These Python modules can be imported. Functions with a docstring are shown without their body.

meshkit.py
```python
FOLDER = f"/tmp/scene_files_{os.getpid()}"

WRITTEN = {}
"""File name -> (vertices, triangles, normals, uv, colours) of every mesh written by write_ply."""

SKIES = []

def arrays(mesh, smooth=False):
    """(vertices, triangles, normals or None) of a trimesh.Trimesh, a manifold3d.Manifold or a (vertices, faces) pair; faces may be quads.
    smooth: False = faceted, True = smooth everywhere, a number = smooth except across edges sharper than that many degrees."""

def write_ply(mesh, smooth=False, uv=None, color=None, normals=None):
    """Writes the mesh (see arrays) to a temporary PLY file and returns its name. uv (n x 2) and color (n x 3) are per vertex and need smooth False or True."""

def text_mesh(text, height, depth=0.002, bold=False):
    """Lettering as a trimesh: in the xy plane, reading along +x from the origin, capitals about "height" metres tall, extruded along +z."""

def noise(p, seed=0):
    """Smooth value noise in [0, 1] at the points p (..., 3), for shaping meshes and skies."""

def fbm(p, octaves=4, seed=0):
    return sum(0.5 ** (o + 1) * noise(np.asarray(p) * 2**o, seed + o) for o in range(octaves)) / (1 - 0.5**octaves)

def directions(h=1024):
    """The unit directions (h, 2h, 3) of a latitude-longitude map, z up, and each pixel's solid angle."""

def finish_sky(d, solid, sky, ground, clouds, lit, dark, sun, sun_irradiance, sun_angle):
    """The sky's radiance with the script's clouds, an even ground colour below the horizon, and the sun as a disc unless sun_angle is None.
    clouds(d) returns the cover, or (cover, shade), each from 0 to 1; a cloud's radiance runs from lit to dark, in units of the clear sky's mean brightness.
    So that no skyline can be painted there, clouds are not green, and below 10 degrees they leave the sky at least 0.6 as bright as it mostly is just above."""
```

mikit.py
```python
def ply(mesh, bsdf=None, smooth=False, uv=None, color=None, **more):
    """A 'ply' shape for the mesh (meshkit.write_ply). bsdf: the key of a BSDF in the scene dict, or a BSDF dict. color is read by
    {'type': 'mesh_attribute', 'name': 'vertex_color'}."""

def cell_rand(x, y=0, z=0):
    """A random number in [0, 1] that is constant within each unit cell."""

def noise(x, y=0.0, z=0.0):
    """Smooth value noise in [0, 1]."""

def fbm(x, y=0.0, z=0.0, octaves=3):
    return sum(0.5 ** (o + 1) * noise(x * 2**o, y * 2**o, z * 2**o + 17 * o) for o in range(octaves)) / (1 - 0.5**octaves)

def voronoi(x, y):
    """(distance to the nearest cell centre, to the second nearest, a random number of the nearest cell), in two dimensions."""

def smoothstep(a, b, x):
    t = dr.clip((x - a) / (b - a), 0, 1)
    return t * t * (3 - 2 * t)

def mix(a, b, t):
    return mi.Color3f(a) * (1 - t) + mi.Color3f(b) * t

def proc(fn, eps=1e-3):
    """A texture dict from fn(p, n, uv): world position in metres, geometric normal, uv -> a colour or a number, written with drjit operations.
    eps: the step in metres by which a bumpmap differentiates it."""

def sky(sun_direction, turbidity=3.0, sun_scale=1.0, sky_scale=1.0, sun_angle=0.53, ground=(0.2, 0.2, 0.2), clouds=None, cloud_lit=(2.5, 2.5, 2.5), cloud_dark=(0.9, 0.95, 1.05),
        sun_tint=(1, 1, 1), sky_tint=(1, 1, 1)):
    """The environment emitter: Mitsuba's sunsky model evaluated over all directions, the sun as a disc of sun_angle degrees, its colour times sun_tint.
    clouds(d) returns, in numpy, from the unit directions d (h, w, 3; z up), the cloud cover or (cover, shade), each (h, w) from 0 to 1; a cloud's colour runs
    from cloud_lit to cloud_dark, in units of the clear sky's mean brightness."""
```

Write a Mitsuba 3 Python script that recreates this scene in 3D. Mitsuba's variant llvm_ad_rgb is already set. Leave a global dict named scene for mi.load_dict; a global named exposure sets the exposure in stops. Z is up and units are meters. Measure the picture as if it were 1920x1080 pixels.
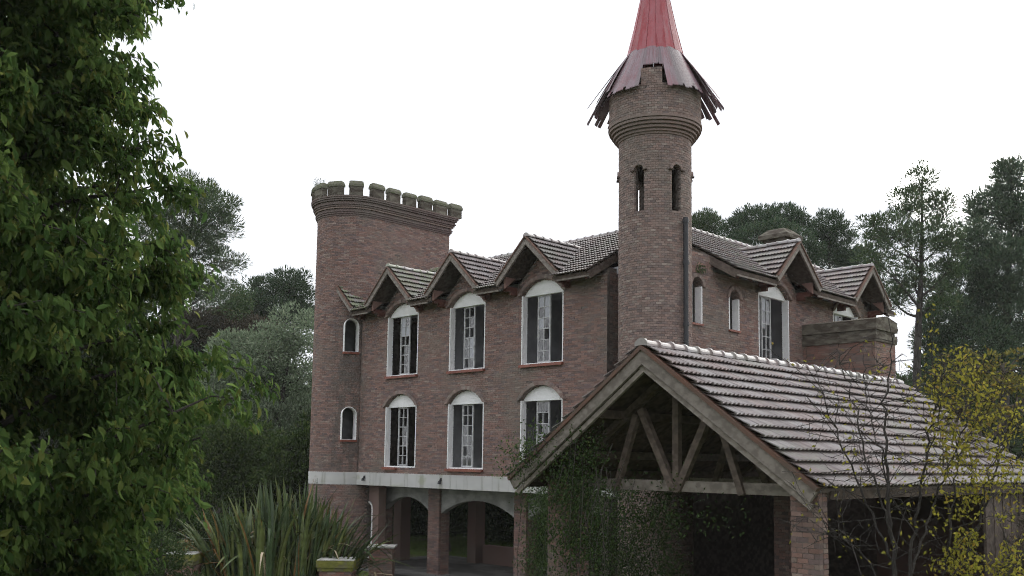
import math
import numpy as np
import trimesh
import mitsuba as mi
import drjit as dr
import shapely
from shapely.geometry import Polygon, LineString, box as sbox
import mikit
import meshkit
from mikit import proc, noise, fbm, cell_rand, smoothstep, mix

T4 = mi.ScalarTransform4f
scene, labels = {}, {}

# ---------------------------------------------------------------- camera, sky, exposure
CAM = np.array([0.0, 0.0, 3.65])
RIGHT = np.array([0.714818746566591, -0.6991671658867614, 0.014122099802849737])
UP = np.array([-0.07898498496644261, -0.06065509633184625, 0.9950288093511791])
FWD = np.array([0.6948348952857928, 0.71238068013868, 0.09858110801940231])
scene['type'] = 'scene'
scene['camera'] = {
    'type': 'perspective', 'fov': 56.284, 'fov_axis': 'x', 'near_clip': 0.05, 'far_clip': 600.0,
    'principal_point_offset_x': 0.0, 'principal_point_offset_y': -0.13426,
    'to_world': T4().look_at(origin=CAM.tolist(), target=(CAM + FWD).tolist(), up=UP.tolist()),
}


def overcast(d):
    """Full cloud cover with a little uneven grey in it."""
    s = meshkit.fbm(d * np.array([2.2, 2.2, 5.0]) + 3.1, 4, seed=5)
    return np.ones(d.shape[:2]), np.clip((s - 0.45) * 2.2, 0, 1) * 0.75


scene['sky'] = mikit.sky([0.80, 0.02, 0.60], turbidity=3, sun_scale=0.22, sun_angle=60, sun_tint=(0.82, 1.0, 1.30), ground=(0.10, 0.11, 0.08), clouds=overcast,
                         cloud_lit=(2.44, 2.50, 2.62), cloud_dark=(1.36, 1.42, 1.54))
exposure = 2.72

# ---------------------------------------------------------------- helpers


def nrm(v):
    v = np.asarray(v, float)
    return v / np.maximum(np.linalg.norm(v, axis=-1, keepdims=True), 1e-12)


_used = {}


def numbered(key):
    n = _used.get(key, -1) + 1
    _used[key] = n
    return key if n == 0 else f'{key}_{n:03d}'


def put(key, shape, label=None, cat=None, group=None, kind=None):
    """One entry of the scene under a free name, with its properties."""
    key = numbered(key)
    if shape is not None:
        scene[key] = shape
    tag(key, label, cat, group, kind)
    return key


def tag(key, label=None, cat=None, group=None, kind=None):
    d = {k: v for k, v in (('label', label), ('category', cat), ('group', group), ('kind', kind)) if v}
    if d:
        labels.setdefault(key, {}).update(d)


SGN = np.array([[x, y, z] for x in (-1, 1) for y in (-1, 1) for z in (-1, 1)], float)
BOXF = np.array([[0, 1, 3], [0, 3, 2], [4, 6, 7], [4, 7, 5], [0, 4, 5], [0, 5, 1], [2, 3, 7], [2, 7, 6], [0, 2, 6], [0, 6, 4], [1, 5, 7], [1, 7, 3]])


class MB:
    """Collects pieces of one mesh."""

    def __init__(self):
        self.v, self.f, self.t, self.n = [], [], [], 0

    def add(self, v, f, uv=(0.5, 0.5)):
        v, f = np.asarray(v, float), np.asarray(f, int)
        self.v.append(v)
        self.f.append(f + self.n)
        uv = np.asarray(uv, float)
        self.t.append(np.broadcast_to(uv, (len(v), 2)) if uv.ndim == 1 else uv)
        self.n += len(v)
        return self

    def boxes(self, c, ax, half, uv=None):
        """n boxes: centres (n,3), axes (n,3,3) rows, half sizes (n,3)."""
        c, half = np.atleast_2d(c), np.atleast_2d(half)
        n = len(c)
        ax = np.broadcast_to(ax, (n, 3, 3))
        v = c[:, None] + np.einsum('kj,nj,njx->nkx', SGN, half, ax)
        f = (BOXF[None] + 8 * np.arange(n)[:, None, None]).reshape(-1, 3)
        uv = np.full((n, 2), 0.5) if uv is None else np.asarray(uv)
        return self.add(v.reshape(-1, 3), f, np.repeat(uv, 8, 0))

    def hexa(self, p, uv=(0.5, 0.5)):
        """Eight corners ordered as SGN."""
        return self.add(p, BOXF, uv)

    def bar(self, a, b, w, h, up=(0, 0, 1), uv=(0.5, 0.5)):
        a, b = np.asarray(a, float), np.asarray(b, float)
        d = nrm(b - a)
        s = nrm(np.cross(d, up))
        u = np.cross(s, d)
        return self.boxes((a + b) / 2, np.array([d, s, u]), [[np.linalg.norm(b - a) / 2, w / 2, h / 2]], [uv])

    def mesh(self, m, uv=(0.5, 0.5)):
        return self.add(m.vertices, m.faces, uv)

    def ply(self, bsdf, smooth=False):
        v, f, t = np.vstack(self.v), np.vstack(self.f), np.vstack(self.t)
        if smooth is False:
            return mikit.ply((v, f), bsdf, uv=t)
        if smooth is True:
            return mikit.ply((v, f), bsdf, smooth=True, uv=t)
        return mikit.ply(trimesh.Trimesh(v, f, process=False), bsdf, smooth=smooth)


def extrude(poly, frame, d0, d1):
    """shapely polygon in (u, z) -> solid between depths d0 and d1 of the frame."""
    m = MB()
    for g in getattr(poly, 'geoms', [poly]):
        if g.is_empty or g.area < 1e-5:
            continue
        t = trimesh.creation.extrude_polygon(g, d1 - d0, engine='earcut')
        v = t.vertices
        m.add(frame(v[:, 0], v[:, 1], v[:, 2] + d0), t.faces)
    return m


def prism(poly, z0, z1):
    """shapely polygon in (x, y), extruded upwards."""
    t = trimesh.creation.extrude_polygon(poly, z1 - z0, engine='earcut')
    t.apply_translation([0, 0, z0])
    return t


def tubes(lines, sides=6):
    """Several polylines [(points, radii)] as tubes in one mesh."""
    m = MB()
    for p, r in lines:
        p = np.asarray(p, float)
        r = np.broadcast_to(r, (len(p),))
        t = nrm(np.gradient(p, axis=0))
        ref = np.where(np.abs(t[:, 2:]) < 0.9, [[0, 0, 1.0]], [[1.0, 0, 0]])
        a = nrm(np.cross(t, ref))
        b = np.cross(t, a)
        an = np.arange(sides) * 2 * np.pi / sides
        v = p[:, None] + r[:, None, None] * (np.cos(an)[None, :, None] * a[:, None] + np.sin(an)[None, :, None] * b[:, None])
        i, j = np.meshgrid(np.arange(len(p) - 1), np.arange(sides), indexing='ij')
        q = np.stack([i * sides + j, i * sides + (j + 1) % sides, (i + 1) * sides + (j + 1) % sides, (i + 1) * sides + j], -1).reshape(-1, 4)
        f = np.vstack([q[:, [0, 1, 2]], q[:, [0, 2, 3]]])
        m.add(v.reshape(-1, 3), f)
    return m


def curve(pts, n=8):
    """Smooth polyline through the points (Catmull-Rom)."""
    p = np.asarray(pts, float)
    p = np.vstack([2 * p[0] - p[1], p, 2 * p[-1] - p[-2]])
    out = []
    for i in range(1, len(p) - 2):
        t = np.linspace(0, 1, n, endpoint=False)[:, None]
        a, b, c, d = p[i - 1], p[i], p[i + 1], p[i + 2]
        out.append(0.5 * (2 * b + (c - a) * t + (2 * a - 5 * b + 4 * c - d) * t**2 + (3 * b - a - 3 * c + d) * t**3))
    return np.vstack(out + [p[-2][None]])


def blades(c, d, nr, L, W, uv, fold=0.25):
    """Leaves of two triangles folded along the midrib: base c, direction d, face normal nr."""
    d = nrm(d)
    s = nrm(np.cross(d, nr))
    n = np.cross(s, d)
    L, W = np.broadcast_to(L, (len(c),))[:, None], np.broadcast_to(W, (len(c),))[:, None]
    mid = c + d * L * 0.45
    v = np.stack([c, mid + s * W / 2 + n * W * fold, c + d * L, mid - s * W / 2 + n * W * fold], 1)
    f = (np.array([[0, 1, 2], [0, 2, 3]])[None] + 4 * np.arange(len(c))[:, None, None]).reshape(-1, 3)
    return v.reshape(-1, 3), f, np.repeat(uv, 4, 0)


def rand_dir(rng, n):
    return nrm(rng.normal(size=(n, 3)))


# ---------------------------------------------------------------- materials


def two(b):
    return {'type': 'twosided', 'bsdf': b}


def C(r, g, b):
    return mi.Color3f(r, g, b)


def brick_colour(a, b, c, e, moss=0.25):
    def fn(p, n, uv):
        t = uv.x
        k = mix(a, b, smoothstep(0.25, 0.45, t))
        k = mix(k, c, smoothstep(0.62, 0.72, t))
        k = mix(k, e, smoothstep(0.86, 0.93, t))
        g = fbm(p.x * 55, p.y * 55, p.z * 55, 2)
        k = k * (0.66 + 0.42 * uv.y + 0.26 * g)
        w = smoothstep(0.46, 0.74, fbm(p.x * 0.9 + 7, p.y * 0.9, p.z * 0.7, 3))
        k = mix(k, C(.155, .150, .125), w * moss)
        # the damp streak that the broken gutter has left down the corner by the round tower
        s = smoothstep(0.75, 0.10, dr.abs(p.y - 26.95)) * smoothstep(19.3, 19.0, p.x) * smoothstep(8.8, 8.2, p.z) * smoothstep(2.9, 3.4, p.z)
        s = s * smoothstep(0.34, 0.58, fbm(p.x * 7 + 2, p.y * 7, p.z * 1.5, 3))
        return mix(k, C(.078, .074, .066), s * 0.62)
    return fn


def simple(a, b, fx=(6, 6, 6), lo=0.35, hi=0.7, grain=60, amount=0.25):
    def fn(p, n, uv):
        k = mix(a, b, smoothstep(lo, hi, fbm(p.x * fx[0] + uv.x * 37, p.y * fx[1] + uv.x * 11, p.z * fx[2], 3)))
        g = noise(p.x * grain, p.y * grain, p.z * grain)
        return k * ((1 - amount / 2) + amount * g) * (0.75 + 0.5 * uv.y)
    return fn


def principled(fn, rough=0.8, spec=0.4, **kw):
    return two({'type': 'principled', 'base_color': proc(fn) if callable(fn) else {'type': 'rgb', 'value': fn}, 'roughness': rough, 'specular': spec, **kw})


M = {}
scene['brick'] = principled(brick_colour((.206, .124, .105), (.202, .134, .117), (.150, .106, .102), (.230, .172, .149), 0.42), 0.82, 0.3)
scene['brick_grey'] = principled(brick_colour((.212, .148, .130), (.215, .160, .142), (.165, .126, .118), (.245, .200, .176), 0.30), 0.82, 0.3)
scene['brick_red'] = principled(brick_colour((.215, .110, .088), (.200, .118, .100), (.140, .098, .093), (.235, .165, .140), 0.30), 0.82, 0.3)
scene['mortar'] = principled(simple((.100, .082, .074), (.165, .140, .126), (9, 9, 9)), 0.95, 0.2)


def plaster_fn(p, n, uv):
    k = mix(C(.76, .76, .77), C(.83, .82, .82), noise(p.x * 2.5, p.y * 2.5, p.z * 2.5))
    streak = smoothstep(0.62, 0.85, fbm(p.x * 7 + 3, p.y * 7, p.z * 0.8, 3))
    k = mix(k, C(.46, .45, .42), streak * 0.35)
    return k * (0.92 + 0.14 * noise(p.x * 40, p.y * 40, p.z * 40))


scene['plaster'] = principled(plaster_fn, 0.85, 0.3)


def band_fn(p, n, uv):
    k = mix(C(.40, .40, .39), C(.52, .515, .50), fbm(p.x * 1.6, p.y * 1.6, p.z * 3, 3))
    s = smoothstep(0.55, 0.80, fbm(p.x * 9, p.y * 9, p.z * 0.7, 3))
    k = mix(k, C(.26, .26, .22), s * 0.6)
    m = smoothstep(0.60, 0.75, fbm(p.x * 2.1 + 9, p.y * 2.1, p.z * 4, 3))
    return mix(k, C(.30, .32, .21), m * 0.5)


scene['shaded_plaster'] = principled(simple((.22, .22, .21), (.34, .335, .32), (3, 3, 3)), 0.9, 0.2)  # arcade plaster, darkened: the shade under the slab is put into its colour
scene['concrete'] = principled(band_fn, 0.9, 0.3)


def cap_fn(p, n, uv):
    k = mix(C(.105, .105, .078), C(.185, .175, .140), fbm(p.x * 7, p.y * 7, p.z * 7, 3))
    m = smoothstep(0.45, 0.65, fbm(p.x * 16 + 5, p.y * 16, p.z * 16, 3))
    return mix(k, C(.085, .105, .045), m * 0.65)


scene['mossy_stone'] = principled(cap_fn, 0.95, 0.2)


def moss_fn(p, n, uv):
    k = mix(C(.10, .11, .03), C(.21, .20, .05), fbm(p.x * 11, p.y * 11, p.z * 11, 3))
    m = smoothstep(0.48, 0.66, fbm(p.x * 5 + 5, p.y * 5, p.z * 5, 3))
    return mix(k, C(.12, .11, .085), m * 0.7)


scene['moss_cap'] = principled(moss_fn, 0.95, 0.2)
scene['pale_slab'] = principled(simple((.30, .30, .27), (.48, .47, .45), (5, 5, 5)), 0.8, 0.3)


def tile_fn(p, n, uv):
    k = mix(C(.188, .160, .158), C(.222, .174, .165), smoothstep(0.3, 0.7, uv.x))
    k = mix(k, C(.265, .25, .25), smoothstep(0.72, 0.95, uv.x) * 0.8)
    g = fbm(p.x * 30, p.y * 30, p.z * 30, 3)
    w = smoothstep(0.50, 0.72, fbm(p.x * 1.5, p.y * 1.5 + 4, p.z * 1.5, 3))
    k = mix(k, C(.20, .205, .17), w * 0.55)
    m = smoothstep(22.0, 25.0, p.y) * smoothstep(0.40, 0.55, fbm(p.x * 6, p.y * 6, p.z * 6, 3))
    k = mix(k, C(.17, .205, .115), m * 0.75)
    return k * (0.65 + 0.4 * g + 0.25 * uv.y)


def tile_edge_fn(p, n, uv):
    return mix(C(.16, .07, .045), C(.10, .075, .06), fbm(p.x * 8, p.y * 8, p.z * 8, 2)) * (0.7 + 0.5 * uv.y)


scene['roof_tile'] = principled(tile_fn, 0.40, 0.5)
scene['ridge'] = principled(tile_fn, 0.16, 0.8, clearcoat=1.0, clearcoat_gloss=0.9)
scene['tile_edge'] = principled(tile_edge_fn, 0.6, 0.4)


def wood_fn(a, b):
    def fn(p, n, uv):
        g = fbm(p.x * 14 + uv.x * 31, p.y * 14 + uv.x * 17, p.z * 14 + uv.x * 3, 3)
        k = mix(a, b, smoothstep(0.3, 0.7, g))
        m = smoothstep(0.62, 0.8, fbm(p.x * 3 + 2, p.y * 3, p.z * 3 + uv.x * 5, 3))
        return mix(k, C(.14, .145, .11), m * 0.25) * (0.75 + 0.5 * uv.y)
    return fn


scene['grey_wood'] = principled(wood_fn((.150, .128, .112), (.235, .205, .182)), 0.75, 0.35)
scene['brown_wood'] = principled(wood_fn((.085, .064, .054), (.140, .108, .090)), 0.7, 0.35)
scene['dark_wood'] = principled(wood_fn((.062, .047, .040), (.105, .080, .066)), 0.85, 0.15)
scene['stack_cap'] = principled(simple((.075, .062, .050), (.150, .138, .112), (5, 5, 9)), 0.95, 0.2)
scene['red_wood'] = principled(wood_fn((.095, .038, .030), (.135, .056, .042)), 0.7, 0.35)
scene['sill_tile'] = principled(simple((.170, .050, .034), (.24, .080, .052), (6, 6, 6)), 0.5, 0.45)


def red_roof_fn(p, n, uv):
    g = fbm(p.x * 9 + uv.x * 40, p.y * 9 + uv.x * 23, p.z * 1.2, 3)
    k = mix(C(.27, .027, .036), C(.30, .070, .085), smoothstep(0.35, 0.65, g))
    k = mix(k, C(.22, .14, .16), smoothstep(0.62, 0.82, fbm(p.x * 4 + uv.x * 9, p.y * 4, p.z * 0.7, 3)) * 0.8)
    return k * (0.85 + 0.3 * uv.y)


def slat_fn(p, n, uv):
    g = fbm(p.x * 6 + uv.x * 40, p.y * 6 + uv.x * 23, p.z * 3, 3)
    k = mix(C(.185, .090, .105), C(.200, .140, .160), smoothstep(0.3, 0.65, g))
    return mix(k, C(.15, .115, .125), smoothstep(0.6, 0.85, uv.x)) * (0.75 + 0.5 * uv.y)


scene['red_roof'] = principled(red_roof_fn, 0.42, 0.5)
scene['slat'] = principled(slat_fn, 0.40, 0.5)
scene['iron'] = principled((.018, .018, .022), 0.5, 0.5)
scene['white_paint'] = principled(simple((.36, .36, .37), (.50, .50, .50), (8, 8, 8)), 0.6, 0.4)
scene['inner_plaster'] = principled(simple((.38, .38, .40), (.52, .52, .54), (2, 2, 2)), 0.9, 0.2)
scene['pane_glass'] = {'type': 'thindielectric', 'int_ior': 1.5, 'ext_ior': 1.0}
scene['paper_sky_glass'] = principled((.30, .31, .34), 0.2, 0.5)  # opaque pale panes: paper, and sky reflection put into the colour


def ground_fn(p, n, uv):
    k = mix(C(.045, .075, .018), C(.085, .115, .030), fbm(p.x * 0.9, p.y * 0.9, 0, 3))
    k = mix(k, C(.075, .060, .040), smoothstep(0.55, 0.75, fbm(p.x * 0.35 + 9, p.y * 0.35, 0, 3)))
    return k * (0.6 + 0.8 * noise(p.x * 30, p.y * 30, 0))


scene['grass_ground'] = principled(ground_fn, 0.95, 0.2)
scene['paving'] = principled(simple((.08, .077, .074), (.13, .125, .12), (2, 2, 2)), 0.85, 0.3)
scene['earth'] = principled(simple((.030, .024, .018), (.055, .045, .034), (2, 2, 2)), 0.95, 0.2)
scene['bark'] = principled(simple((.055, .046, .038), (.105, .088, .072), (9, 9, 3)), 0.9, 0.2)
scene['dark_bark'] = principled(simple((.032, .028, .026), (.060, .052, .048), (9, 9, 3)), 0.9, 0.2)


def leaf(a, b, c, trans=0.5, rough=0.45, gloss=True, eta=1.5):
    """Leaf colour runs with the leaf's own random uv."""
    def fn(p, n, uv):
        k = mix(a, b, smoothstep(0.15, 0.75, uv.x))
        return mix(k, c, smoothstep(0.86, 0.97, uv.x)) * (0.65 + 0.7 * uv.y)
    if gloss:
        return two({'type': 'principled', 'base_color': proc(fn), 'roughness': rough, 'specular': 0.5})
    return {'type': 'principledthin', 'base_color': proc(fn), 'roughness': rough, 'diff_trans': trans, 'eta': eta}


scene['leaf_front'] = leaf((.066, .120, .036), (.128, .188, .054), (.185, .205, .058), 1.35, 0.22, False, 1.95)
scene['leaf_pine'] = leaf((.060, .094, .048), (.100, .138, .070), (.125, .125, .062), 0.4, 0.6, False)
scene['leaf_pine_blue'] = leaf((.054, .086, .052), (.090, .128, .076), (.110, .120, .066), 0.4, 0.6, False)
scene['leaf_brown'] = leaf((.065, .060, .046), (.095, .082, .060), (.115, .082, .058), 0.4, 0.6, False)
scene['leaf_wattle'] = leaf((.165, .215, .140), (.240, .290, .195), (.300, .330, .230), 0.5, 0.5, False)
scene['leaf_laurel'] = leaf((.052, .086, .030), (.090, .128, .044), (.135, .165, .058), 0.5, 0.5, False)
scene['leaf_dark'] = leaf((.038, .062, .026), (.062, .092, .036), (.090, .115, .045), 0.4, 0.5, False)
scene['leaf_yellow'] = leaf((.240, .232, .038), (.330, .295, .055), (.320, .225, .050), 0.9, 0.5, False)
scene['leaf_ochre'] = leaf((.130, .130, .045), (.205, .185, .055), (.200, .140, .050), 0.8, 0.5, False)
scene['leaf_vine'] = leaf((.040, .066, .026), (.066, .100, .036), (.105, .130, .045), 0.7, 0.5, False)
scene['grass_blade'] = leaf((.040, .080, .014), (.075, .125, .024), (.140, .140, .040), 0.6, 0.5, False)


def flax_fn(p, n, uv):
    k = mix(C(.055, .088, .036), C(.135, .160, .048), smoothstep(0.1, 0.6, uv.x))
    k = mix(k, C(.200, .105, .036), smoothstep(0.76, 0.86, uv.x))
    k = mix(k, C(.480, .390, .270), smoothstep(0.93, 0.96, uv.x))
    return k * (0.7 + 0.6 * noise(p.x * 3, p.y * 3, p.z * 9))


scene['flax_leaf'] = two({'type': 'principled', 'base_color': proc(flax_fn), 'roughness': 0.42, 'specular': 0.5})

# ---------------------------------------------------------------- the brick house: numbers
X0, YR = 18.91, 13.75            # planes of the west front and of the south front
EAVE, TPL, TPR = 8.55, 0.563, 0.66
COURSE, BL, JT = 0.059, 0.225, 0.008


def FL(u, z, d):                 # west front: u = y, d = outwards
    u, z, d = np.broadcast_arrays(np.asarray(u, float), np.asarray(z, float), np.asarray(d, float))
    return np.stack([X0 - d, u, z], -1)


def FR(u, z, d):                 # south front: u = x
    u, z, d = np.broadcast_arrays(np.asarray(u, float), np.asarray(z, float), np.asarray(d, float))
    return np.stack([u, YR - d, z], -1)


def any_frame(o, ux, nx):
    o, ux, nx = (np.asarray(k, float) for k in (o, ux, nx))

    def fr(u, z, d):
        u, z, d = np.broadcast_arrays(np.asarray(u, float), np.asarray(z, float), np.asarray(d, float))
        return o + u[..., None] * ux + z[..., None] * np.array([0, 0, 1.0]) + d[..., None] * nx
    return fr


def axes_of(frame):
    o = frame(0, 0, 0)
    return np.array([frame(1, 0, 0) - o, frame(0, 0, 1) - o, frame(0, 1, 0) - o])


rb = np.random.default_rng(7)


def brick_rows(u0, u1, z0, z1, holes, top=None, course=COURSE, length=BL):
    """Running bond between u0 and u1: rows (u0, u1, zmid) left free by holes(z) -> [(a, b)]; top(u) is the wall's upper edge."""
    out = []
    n = int(round((z1 - z0) / course))
    for k in range(n):
        z = z0 + (k + 0.5) * (z1 - z0) / n
        cuts = sorted(holes(z))
        start = u0 - (0.5 * length if k % 2 else 0)
        e = np.arange(start, u1 + length, length)
        for a, b in zip(e[:-1], e[1:]):
            spans = [(max(a, u0), min(b, u1))]
            for ca, cb in cuts:
                spans = [s for x, y in spans for s in ((x, min(y, ca)), (max(x, cb), y)) if s[1] - s[0] > 0.03]
            for x, y in spans:
                if y - x > 0.03 and (top is None or z + course * 0.4 < min(top(x), top(y))):
                    out.append((x, y, z))
    return np.array(out)


def lay_flat(rows, frame, depth=0.09, course=COURSE, proud=0.006):
    """Box parameters of flat brickwork: centres, axes, half sizes, uv."""
    n = len(rows)
    d1 = rb.normal(0, 0.0022, n)
    c = frame((rows[:, 0] + rows[:, 1]) / 2, rows[:, 2] + rb.normal(0, 0.0012, n), d1 - depth / 2)
    half = np.stack([(rows[:, 1] - rows[:, 0] - JT) / 2, np.full(n, depth / 2), np.full(n, (course - JT) / 2)], 1)
    return c, np.broadcast_to(axes_of(frame), (n, 3, 3)), half, rb.random((n, 2))


def lay_path(rows, path, depth=0.07, course=COURSE):
    """The same along a curved plan: path(s) -> (xy, outward normal)."""
    n = len(rows)
    s = (rows[:, 0] + rows[:, 1]) / 2
    xy, no = path(s)
    d1 = rb.normal(0, 0.0022, n)
    c = np.column_stack([xy + no * (d1 - depth / 2)[:, None], rows[:, 2] + rb.normal(0, 0.0012, n)])
    ax = np.zeros((n, 3, 3))
    ax[:, 0, 0], ax[:, 0, 1] = -no[:, 1], no[:, 0]
    ax[:, 1, :2] = no
    ax[:, 2, 2] = 1
    half = np.stack([(rows[:, 1] - rows[:, 0] - JT) / 2, np.full(n, depth / 2), np.full(n, (course - JT) / 2)], 1)
    return c, ax, half, rb.random((n, 2))


def brickwork(parent, lay, bsdf, single=0, eye=CAM):
    """The bricks of one holder: the nearest SINGLE ones as parts, the rest as one part."""
    c, ax, half, uv = lay
    order = np.argsort(np.linalg.norm(c - eye, axis=1))
    near, rest = order[:single], order[single:]
    for i in near:
        m = MB().boxes(c[i], ax[i], half[i], uv[i:i + 1])
        put(f'{parent}__brick', m.ply(bsdf))
    if len(rest):
        m = MB().boxes(c[rest], ax[rest], half[rest], uv[rest])
        put(f'{parent}__brickwork', m.ply(bsdf), kind='stuff')


def segment(uc, z, hw, rise, n=20):
    """Points of a segmental arch over (uc-hw, z)..(uc+hw, z)."""
    r = (hw * hw + rise * rise) / (2 * rise)
    a = math.asin(min(1, hw / r)) if rise <= r else math.pi - math.asin(hw / r)
    t = np.linspace(-a, a, n)
    return np.column_stack([uc + r * np.sin(t), z + rise - r + r * np.cos(t)])


def arch_poly(uc, z0, zs, hw, rise):
    p = segment(uc, zs, hw, rise)
    return Polygon([(uc - hw, z0), *map(tuple, p), (uc + hw, z0)])


def arch_hole(uc, z0, zs, hw, rise):
    """holes(z) of one arched opening."""
    r = (hw * hw + rise * rise) / (2 * rise)
    zc = zs + rise - r

    def fn(z):
        if z < z0 or z > zs + rise:
            return []
        w = hw if z < zs else math.sqrt(max(0, r * r - (z - zc) ** 2))
        return [(uc - w, uc + w)]
    return fn


def ring(frame, uc, z, hw, rise, thick, d0, d1, n=24):
    """An arch of bricks on edge around a segmental opening, as one solid."""
    a = segment(uc, z, hw, rise, n)
    b = segment(uc, z - 0.02, hw + thick, rise + thick * 1.05, n)
    m = MB()
    for i in range(n - 1):
        q = [a[i], b[i], a[i + 1], b[i + 1]]
        p = [frame(x[0], x[1], dd) for dd in (d0, d1) for x in (q[0], q[1], q[2], q[3])]
        g = 0.003 * (i % 2)
        if g:
            p = [frame(x[0], x[1], dd) for dd in (d0, d1 - g) for x in (q[0], q[1], q[2], q[3])]
        m.hexa(np.array(p), rb.random(2))
    return m


HOUSE = 'brick_house'
tag(HOUSE, 'red brick house with gabled dormers, a battlemented round tower and a slim red spired tower', 'house')

# windows: centre, sill top, lintel
WIN_L = [(24.47, 6.31, 8.27), (21.34, 6.31, 8.27), (18.22, 6.31, 8.27), (24.47, 3.37, 5.31), (21.34, 3.37, 5.31), (18.22, 3.37, 5.31)]
WIN_R = [(23.53, 6.0, 8.27), (27.75, 6.0, 8.27)]
SLIT_R = [(19.84, 7.12, 8.08, 0.235), (21.53, 7.12, 7.97, 0.245)]
HW, RISE = 0.80, 0.40
DORM_L = [27.62, 24.50, 21.40, 18.25]
DORM_R = [23.80, 28.28]
DZ, DHW, DSL = 9.77, 1.12, 0.945      # dormer ridge, half width, slope


def wall_top(centres, base):
    def top(u):
        t = base
        for c in centres:
            t = max(t, DZ - 0.30 - DSL * abs(u - c)) if abs(u - c) < 1.0 else t
        return t
    return top


def hole_sum(fns):
    return lambda z: [x for f in fns for x in f(z)]


# west wall
holes_l = [arch_hole(c, s, l, HW, RISE) for c, s, l in WIN_L]
holes_r = [arch_hole(c, s, l, HW, RISE) for c, s, l in WIN_R] + [arch_hole(c, s, l, w, w * 0.9) for c, s, l, w in SLIT_R]
topl, topr = wall_top(DORM_L, 8.55), wall_top(DORM_R, 8.55)
uu = np.linspace(15.88, 26.72, 200)
wl = Polygon([(15.88, 3.18), *[(u, topl(u)) for u in uu], (26.72, 3.18)])
for c, s, l in WIN_L:
    wl = wl.difference(arch_poly(c, s, l, HW, RISE))
w1 = put(f'{HOUSE}__wall', extrude(wl, FL, -0.23, -0.006).ply('mortar'))
rows = brick_rows(15.88, 26.72, 3.18, 9.4, hole_sum(holes_l), topl)
brickwork(w1, lay_flat(rows, FL), 'brick', 300)
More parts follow.
